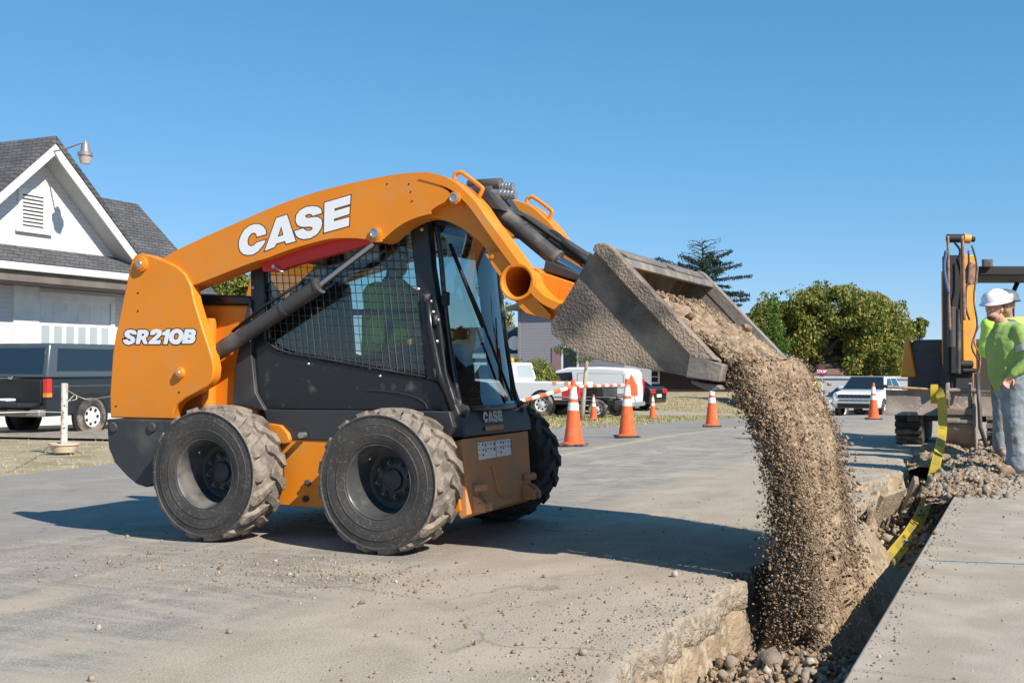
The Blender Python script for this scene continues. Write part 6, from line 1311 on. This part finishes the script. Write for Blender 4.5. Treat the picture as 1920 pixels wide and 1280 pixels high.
for s in (-1, 1): wheel(SV, -.25, s*.80, .35, .23, .6, s); wheel(SV, -2.9, s*.80, .35, .23, .6, s)
# silver car behind it
p = dep(1552, 768, 52); SC = thing('saloon_car', (p[0], p[1], gz(p[0], p[1])), 'silver car partly hidden behind the left side of the white SUV', 'car', R(-130))
body_loft(SC, [(-3.4, .3), (-3.4, .85), (-.2, .9), (.7, .78), (.8, .5), (.75, .3)], 1.75, 'paint_silver', arches=((-.1, .36, -1), (-.1, .36, 1))); vs, cb = cabin(SC, (-3.1, -.5), (-2.6, -1.2), .88, 1.38, 1.65, 1.3, 'paint_silver'); f = faces(vs); pane_on(cb, f['front'], .05, .95, .05, .95, nm='windscreen'); pane_on(cb, f['right'], .08, .92, .1, .85)
for s in (-1, 1): wheel(SC, -.1, s*.78, .32, .2, .6, s); wheel(SC, -2.7, s*.78, .32, .2, .6, s)
# orange warning sign behind the van
p = dep(1184, 760, 41); b = MB(); b.prism([(-.22, -.18), (.22, -.18), (.2, .2), (0, .62), (-.2, .2)], -.01, .01); b.cyl((-.2, .0, -.55), (0, .02, .1), .015, 6, m=1); b.cyl((.2, .0, -.55), (0, .02, .1), .015, 6, m=1)
o = b.build('warning_sign', ['cone', 'galv']); o.location = (p[0], p[1], p[2]+.52); o.rotation_euler.z = YAW; tag(o, 'folding orange fabric warning sign standing beside the white van', 'sign')
# bollard post with string on the left verge
p = on(120, 843, 2, -.14); PO = thing('rope_post', (p[0], p[1], -.14), 'peeling white pole set in a pale concrete tub on the left verge', 'post'); k = (Vector(p)-Vector(CAM)).length
M['peel'] = mat('peeling_white_paint', (.62, .56, .52), .8, c2=(.42, .3, .22), sc1=16, mix=(.52, .62)); M['tub'] = mat('pale_tub', (.6, .48, .35), .9, c2=(.5, .4, .3), sc1=9)
hh = 118*k/FPX*.98; b = MB(); b.cyl((p[0], p[1], -.1), (p[0], p[1], -.14+hh), .048, 20); pp = b.build('pole', 'peel', PO, smooth=True, auto=40)
b = MB(); rr_ = 24*k/FPX; b.rev([(.0, rr_*.8), (.10, rr_), (.105, rr_*1.08), (.13, rr_*1.08), (.13, rr_*.9), (.10, 0)], (p[0], p[1], -.17), ax=2, n=28); b.build('concrete_tub', 'tub', PO, smooth=True, auto=40)
d_ = (Vector(CAM)-Vector(p)); d_.z = 0; d_.normalize()
for z in (.18, .50): b = MB(); c = Vector((p[0], p[1], z))+d_*.046; b.cyl(c, c+d_*.004, .012, 10); b.build('drill_hole', 'black', pp)
M['string'] = mat('twine', (.6, .55, .45), .9)
tpz = -.14+hh
b = MB(); b.tube(cr([(p[0], p[1], tpz-.08), (p[0]-1.2, p[1]+1.6, tpz-.28), tuple(dep(212, 742, 15.5))], 6), .006, 6); b.tube(cr([(p[0], p[1], .40), tuple(dep(60, 772, 12.6)), tuple(dep(-40, 775, 12))], 6), .007, 6); b.tube(cr([(p[0], p[1], .5), tuple(dep(140, 740, k)), tuple(dep(143, 748, k)), tuple(dep(124, 752, k))], 5), .006, 6)
tag(b.build('string', 'string', smooth=True), 'loose string tied to the peeling white pole and running off both ways', 'string')

# ============================================================ TREES AND SHRUBS
M['bark'] = mat('bark', (.09, .075, .06), .95, c2=(.05, .042, .035), sc1=8, bump=.8, bsc=14); M['palebark'] = mat('pale_peeling_trunk', (.5, .42, .35), .9, c2=(.42, .26, .16), sc1=3, bump=.3, bsc=20)
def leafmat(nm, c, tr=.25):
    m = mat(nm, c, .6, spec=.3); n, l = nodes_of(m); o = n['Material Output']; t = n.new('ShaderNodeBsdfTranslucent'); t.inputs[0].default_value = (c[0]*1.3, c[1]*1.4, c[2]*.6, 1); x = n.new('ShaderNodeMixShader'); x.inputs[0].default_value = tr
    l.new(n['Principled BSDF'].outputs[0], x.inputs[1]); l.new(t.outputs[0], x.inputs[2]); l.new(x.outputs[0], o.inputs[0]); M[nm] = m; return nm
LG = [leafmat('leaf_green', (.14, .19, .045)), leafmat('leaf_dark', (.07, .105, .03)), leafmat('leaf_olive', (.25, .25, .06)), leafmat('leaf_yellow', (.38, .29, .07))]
LC = [leafmat('needle_blue', (.05, .085, .065)), leafmat('needle_dark', (.03, .05, .035))]; LH = [leafmat('hedge_green', (.1, .17, .03)), leafmat('hedge_dark', (.06, .11, .025))]
def leaves(C, size, mats, prob, parent, name='crown', up=.3, asp=.5):
    n = len(C); th = rng.uniform(0, 6.283, n); nz = rng.normal(0, 1, (n, 3)); nz[:, 2] += up; nz /= np.linalg.norm(nz, axis=1)[:, None]
    a = np.cross(nz, np.stack([np.cos(th), np.sin(th), th*0+.2], -1)); a /= np.linalg.norm(a, axis=1)[:, None]; b_ = np.cross(nz, a); s = size*rng.uniform(.6, 1.3, n)[:, None]
    V = np.stack([C-a*s, C+b_*s*asp, C+a*s, C-b_*s*asp], 1); return npmesh(name, V.reshape(-1, 3), np.arange(4*n).reshape(n, 4), mats, parent, midx=rng.choice(len(mats), n, p=prob), k=4)
def crown_pts(blobs, n, gap=.1, fr=1., clump=.6):
    bl = np.array(blobs); vol = bl[:, 3]*bl[:, 4]*bl[:, 5]; pick = rng.choice(len(bl), n*2, p=vol/vol.sum()); d = rng.normal(size=(n*2, 3)); d /= np.linalg.norm(d, axis=1)[:, None]
    r = rng.random(n*2)**.38; P_ = bl[pick, :3]+d*r[:, None]*bl[pick, 3:6]; nz = fbm(P_, fr, 3, 2); P_ = P_[nz > gap-.25]; P_ = P_[:n]; return P_
def tree(name, lab, base, trunk, blobs, n, size, mats, prob, group=None, gap=.1, fr=1., bark='bark', cat='tree'):
    t = thing(name, base, lab, cat, 0, group); B_ = Vector(base)
    if trunk:
        b = MB(); h, r = trunk; top = B_+Vector((0, 0, h)); b.tube([B_-Vector((0, 0, .3)), B_+Vector((0, 0, .15)), B_+Vector((.05, 0, h*.5)), top], [r*1.4, r*1.05, r*.9, r*.6], 10)
        for bb in blobs[:14]:
            c = Vector(bb[:3]); st_ = B_+Vector((0, 0, h*random.uniform(.5, 1))); mid = st_.lerp(c, .5)+Vector((random.uniform(-.2, .2), random.uniform(-.2, .2), .1)); b.tube([st_, mid, c], [r*.5, r*.28, r*.1], 7)
        b.build('trunk', bark, t, smooth=True)
    leaves(crown_pts(blobs, n, gap, fr), size, mats, prob, t); return t
def ell_blobs(c, rx, ry, rz, n, sub=.42):
    out = []
    for _ in range(n):
        d = Vector((random.gauss(0, 1), random.gauss(0, 1), random.gauss(0, 1))).normalized(); k = random.uniform(.35, .75); s = random.uniform(.7, 1.3)*sub
        out.append((c[0]+d.x*rx*k, c[1]+d.y*ry*k, c[2]+d.z*rz*k, rx*s, ry*s, rz*s))
    return out
def at_(px, py, Y): return dep(px, py, Y)
# broad walnut-like tree
c = at_(1560, 632, 60); b0 = at_(1500, 760, 60); g = gz(b0[0], b0[1])
bl = []
for px, py, r in ((1450, 600, 1.3), (1490, 585, 1.5), (1535, 580, 1.5), (1580, 580, 1.5), (1625, 590, 1.5), (1665, 600, 1.2), (1450, 640, 1.4), (1500, 635, 1.3), (1560, 630, 1.8), (1620, 640, 1.7), (1665, 640, 1.4), (1690, 655, 1.0), (1618, 690, 1.2), (1640, 700, 1.4), (1660, 680, 1.2), (1545, 655, .9), (1520, 610, 1.5), (1430, 610, 1.0), (1600, 610, 1.6), (1625, 720, .8), (1700, 620, .35), (1714, 612, .22), (1530, 556, .5), (1645, 575, .7)):
    q = at_(px, py, 60+random.uniform(-1.5, 1.5)); bl.append((q[0], q[1], q[2], r, r*1.2, r*.85))
for k in range(34):
    a_ = random.choice(bl[:14]); th_ = random.uniform(0, pi); rr = random.uniform(.95, 1.2); bl.append((a_[0]+cos(YAW)*cos(th_)*a_[3]*rr, a_[1]+sin(YAW)*cos(th_)*a_[3]*rr, a_[2]+sin(th_)*a_[5]*rr, .28, .3, .26))
tree('broad_tree', 'broad leafy green tree with yellowing leaves and a dark trunk behind the loader bucket', (b0[0], b0[1], g), (3.2, .5), bl, 72000, .10, LG, [.3, .16, .38, .16], gap=.14, fr=1.1)
# clipped conical evergreen
q = at_(1452, 760, 52); g = gz(q[0], q[1]); bl = [(q[0]-(.35 if k < 4 else 0)-.0, q[1], g+.6+k*.62, max(.3, 1.55-k*.2), max(.3, 1.55-k*.2), .55) for k in range(8)]
tree('conical_evergreen', 'dense bright green conical evergreen behind the far edge of the bucket', (q[0], q[1], g), None, bl, 16000, .07, LH, [.65, .35], gap=-1)
# sparse spruce with trunk and level limbs
q = at_(1322, 760, 62); g = gz(q[0], q[1]); top = at_(1316, 445, 62)[2]; t = thing('spruce_tree', (q[0], q[1], g), 'sparse blue green spruce with flat layered branches rising above the bucket', 'tree'); b = MB(); lean = at_(1316, 445, 62)
b.tube([(q[0], q[1], g-.2), (q[0], q[1], g+4), (lean[0], lean[1], top)], [.2, .14, .012], 8); C = []
cy, sy = cos(YAW), sin(YAW)
for k in range(120):
    h = g+1.2+(top-g-1.5)*min(1, max(0, k/120+random.uniform(-.02, .02))); fr_ = 1-(h-g)/(top-g); L_ = .35+3.1*min(1, (fr_*3.2)**.7)*random.uniform(.3, 1.15); a = k*2.4+random.uniform(-.3, .3)
    if h > top-1.6 and random.random() < .45: L_ *= .9
    dx, dy = cos(a), sin(a); xx = q[0]+(lean[0]-q[0])*(h-g)/(top-g); yy = q[1]+(lean[1]-q[1])*(h-g)/(top-g); rise = (.28 if h > top-2.5 else .0)+random.uniform(-.16, .12)
    pts = [(xx, yy, h), (xx+dx*L_*.5, yy+dy*L_*.5, h+rise*L_*.5+.05), (xx+dx*L_, yy+dy*L_, h+rise*L_-.05)]; b.tube(pts, [.035, .02, .008], 5)
    dens = 420 if h < top-1.4 else 25
    nn_ = int(dens*L_/2)
    for _ in range(nn_):
        s = random.uniform(.22, 1.02); w_ = (.1+.22*s*(1-s)*4*.5)*1.1; C.append((xx+dx*L_*s-dy*random.gauss(0, w_), yy+dy*L_*s+dx*random.gauss(0, w_), h+rise*L_*s+random.gauss(-.03, .045)))
b.build('trunk', 'bark', t, smooth=True); leaves(np.array(C), .07, LC, [.6, .4], t, up=1., asp=.35)
# trees behind the house and the cab, shrubs
q = at_(428, 600, 46); tree('leafy_tree', 'rounded green tree seen between the rear tower and the loader cab', (q[0], q[1], gz(q[0], q[1])), (2.2, .2), [( *at_(px, py, 46), r, r, r) for px, py, r in ((428, 545, .95), (405, 540, .7), (452, 540, .75), (430, 525, .6), (440, 565, .9), (470, 560, .8), (400, 570, .8))], 12000, .075, LG, [.35, .15, .4, .1], gap=-.05, fr=1.6)
q = at_(936, 760, 64); tree('slender_tree', 'slender tree with thin yellow green foliage just right of the loader cab', (q[0], q[1], gz(q[0], q[1])), (6, .13), [( *at_(px, py, 64), r, r, r*1.3) for px, py, r in ((930, 520, .5), (938, 545, .5), (925, 560, .6), (945, 590, .6), (925, 600, .8), (950, 612, .5), (920, 500, .4), (915, 535, .7))], 3600, .09, LG, [.3, .05, .45, .2], gap=.12, fr=1.6)
for px, py, Y, r, lab, n in ((1008, 690, 42, .75, 'large rounded bush with yellowish leaves beside the grey house corner', 6000), (975, 688, 42.4, .6, 'smaller bush left of the large one behind the white pickup cab', 4000), (1028, 700, 42.4, .55, 'low bush beneath the grey house wall left of its window', 3000), (1118, 665, 36, .5, 'small dark evergreen tuft at the top of the thin pale trunk', 0)):
    if not n: continue
    q = at_(px, py, Y); g = gz(q[0], q[1]); tree('garden_shrub', lab, (q[0], q[1], g), None, ell_blobs((q[0], q[1], (q[2]+g)/2+.15), r*1.1, r, max(.5, (q[2]-g)*.55), 8, .6), n, .05, LG, [.3, .2, .4, .1], 'bushes by the grey house', gap=-.05, fr=3, cat='bush')
p = at_(1090, 776, 33); g = gz(p[0], p[1]); top = at_(1101, 668, 33); t = thing('young_pine', (p[0], p[1], g), 'young pine with a thin pale leaning trunk on the lawn behind the cones', 'tree')
b = MB(); b.tube([(p[0], p[1], g-.1), tuple(Vector((p[0], p[1], g)).lerp(Vector(top), .5)), top, (top[0], top[1], top[2]+1.0)], [.085, .06, .05, .02], 10); b.build('trunk', 'palebark', t, smooth=True); bl = [(top[0]+random.uniform(-.6, .6), top[1]+random.uniform(-.5, .5), top[2]+random.uniform(-.1, .9), .35, .35, .18) for _ in range(14)]
leaves(crown_pts(bl, 3500, -.1, 3), .05, LH, [.3, .7], t, asp=.25)
# dark mass of background trees, one thing each
for k, (px, py, Y, rx, rz, lab, col_) in enumerate(((1650, 690, 75, 1.9, 1.5, 'dark tree in shade beyond the right side of the broad tree', 1), (1700, 668, 72, 1.3, 1.7, 'dark bushy tree directly left of the excavator body', 1), (1722, 610, 76, .8, .6, 'loose light green tree top above the excavator side cover', 0), (1280, 700, 72, 2.6, 1.5, 'dark tree behind the white van roof and brick house', 1), (1345, 712, 66, 1.8, 1.2, 'shaded shrub mass beneath the bucket beyond the lawn', 1), (1400, 650, 70, 2.0, 2.4, 'green tree between the spruce and the conical evergreen', 0), (1590, 730, 70, 1.2, .8, 'grey green shrub beside the pale wall', 0),
     (1740, 700, 80, 2.6, 1.6, 'dark hedge like tree behind the excavator body', 1), (1860, 690, 78, 3.2, 1.4, 'dark tree far behind the standing workers', 1))):
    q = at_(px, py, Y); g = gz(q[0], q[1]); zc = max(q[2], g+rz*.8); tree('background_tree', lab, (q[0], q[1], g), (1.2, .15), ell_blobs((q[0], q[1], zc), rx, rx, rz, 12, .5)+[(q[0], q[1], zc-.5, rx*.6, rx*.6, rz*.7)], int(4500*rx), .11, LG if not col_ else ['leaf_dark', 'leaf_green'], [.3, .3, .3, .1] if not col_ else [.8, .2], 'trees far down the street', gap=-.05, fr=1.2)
# utility pole
p = at_(1700, 700, 70)
b = MB(); b.tube([(cx0-60, 90, 0), (cx0-60, 90, .1)], .1, 6) if 0 else None
# overhead wire segments near the excavator
# low hills far away
b = MB(); n_ = 60; vs = []; 
for k in range(n_+1):
    a = YAW+R(-34)+R(68)*k/n_; d_ = 620; h = 4+3*vnoise(np.array([[k*.23, 1, 1]]), 1)[0]; x = CAM[0]-sin(a)*d_; y = CAM[1]+cos(a)*d_; vs += [(x, y, -6), (x, y, h), (x-sin(a)*80, y+cos(a)*80, -6)]
for k in range(n_): b.add([], []); 
b.v = vs; b.f = []
for k in range(n_): b.f += [(3*k, 3*k+3, 3*k+4, 3*k+1), (3*k+1, 3*k+4, 3*k+5, 3*k+2)]
b.m = [0]*len(b.f); M['hill'] = mat('far_woodland', (.06, .08, .05), .95, c2=(.09, .1, .06), sc1=.05); tag(b.build('hills', 'hill'), kind='structure')
# door seams and trim on the dark pickup, seen beside the loader's rear tower
b = MB(); b.box(-1.0, 1.25, -.945, -.939, 1.0, 1.02); b.box(1.27, 1.285, -.945, -.939, .5, 1.15); b.build('body_crease', 'paint_grey', PT, world=False)
vbox(PT, 'cap_handle', 'chrome', -1.19, -1.15, -.06, .06, 1.14, 1.2)
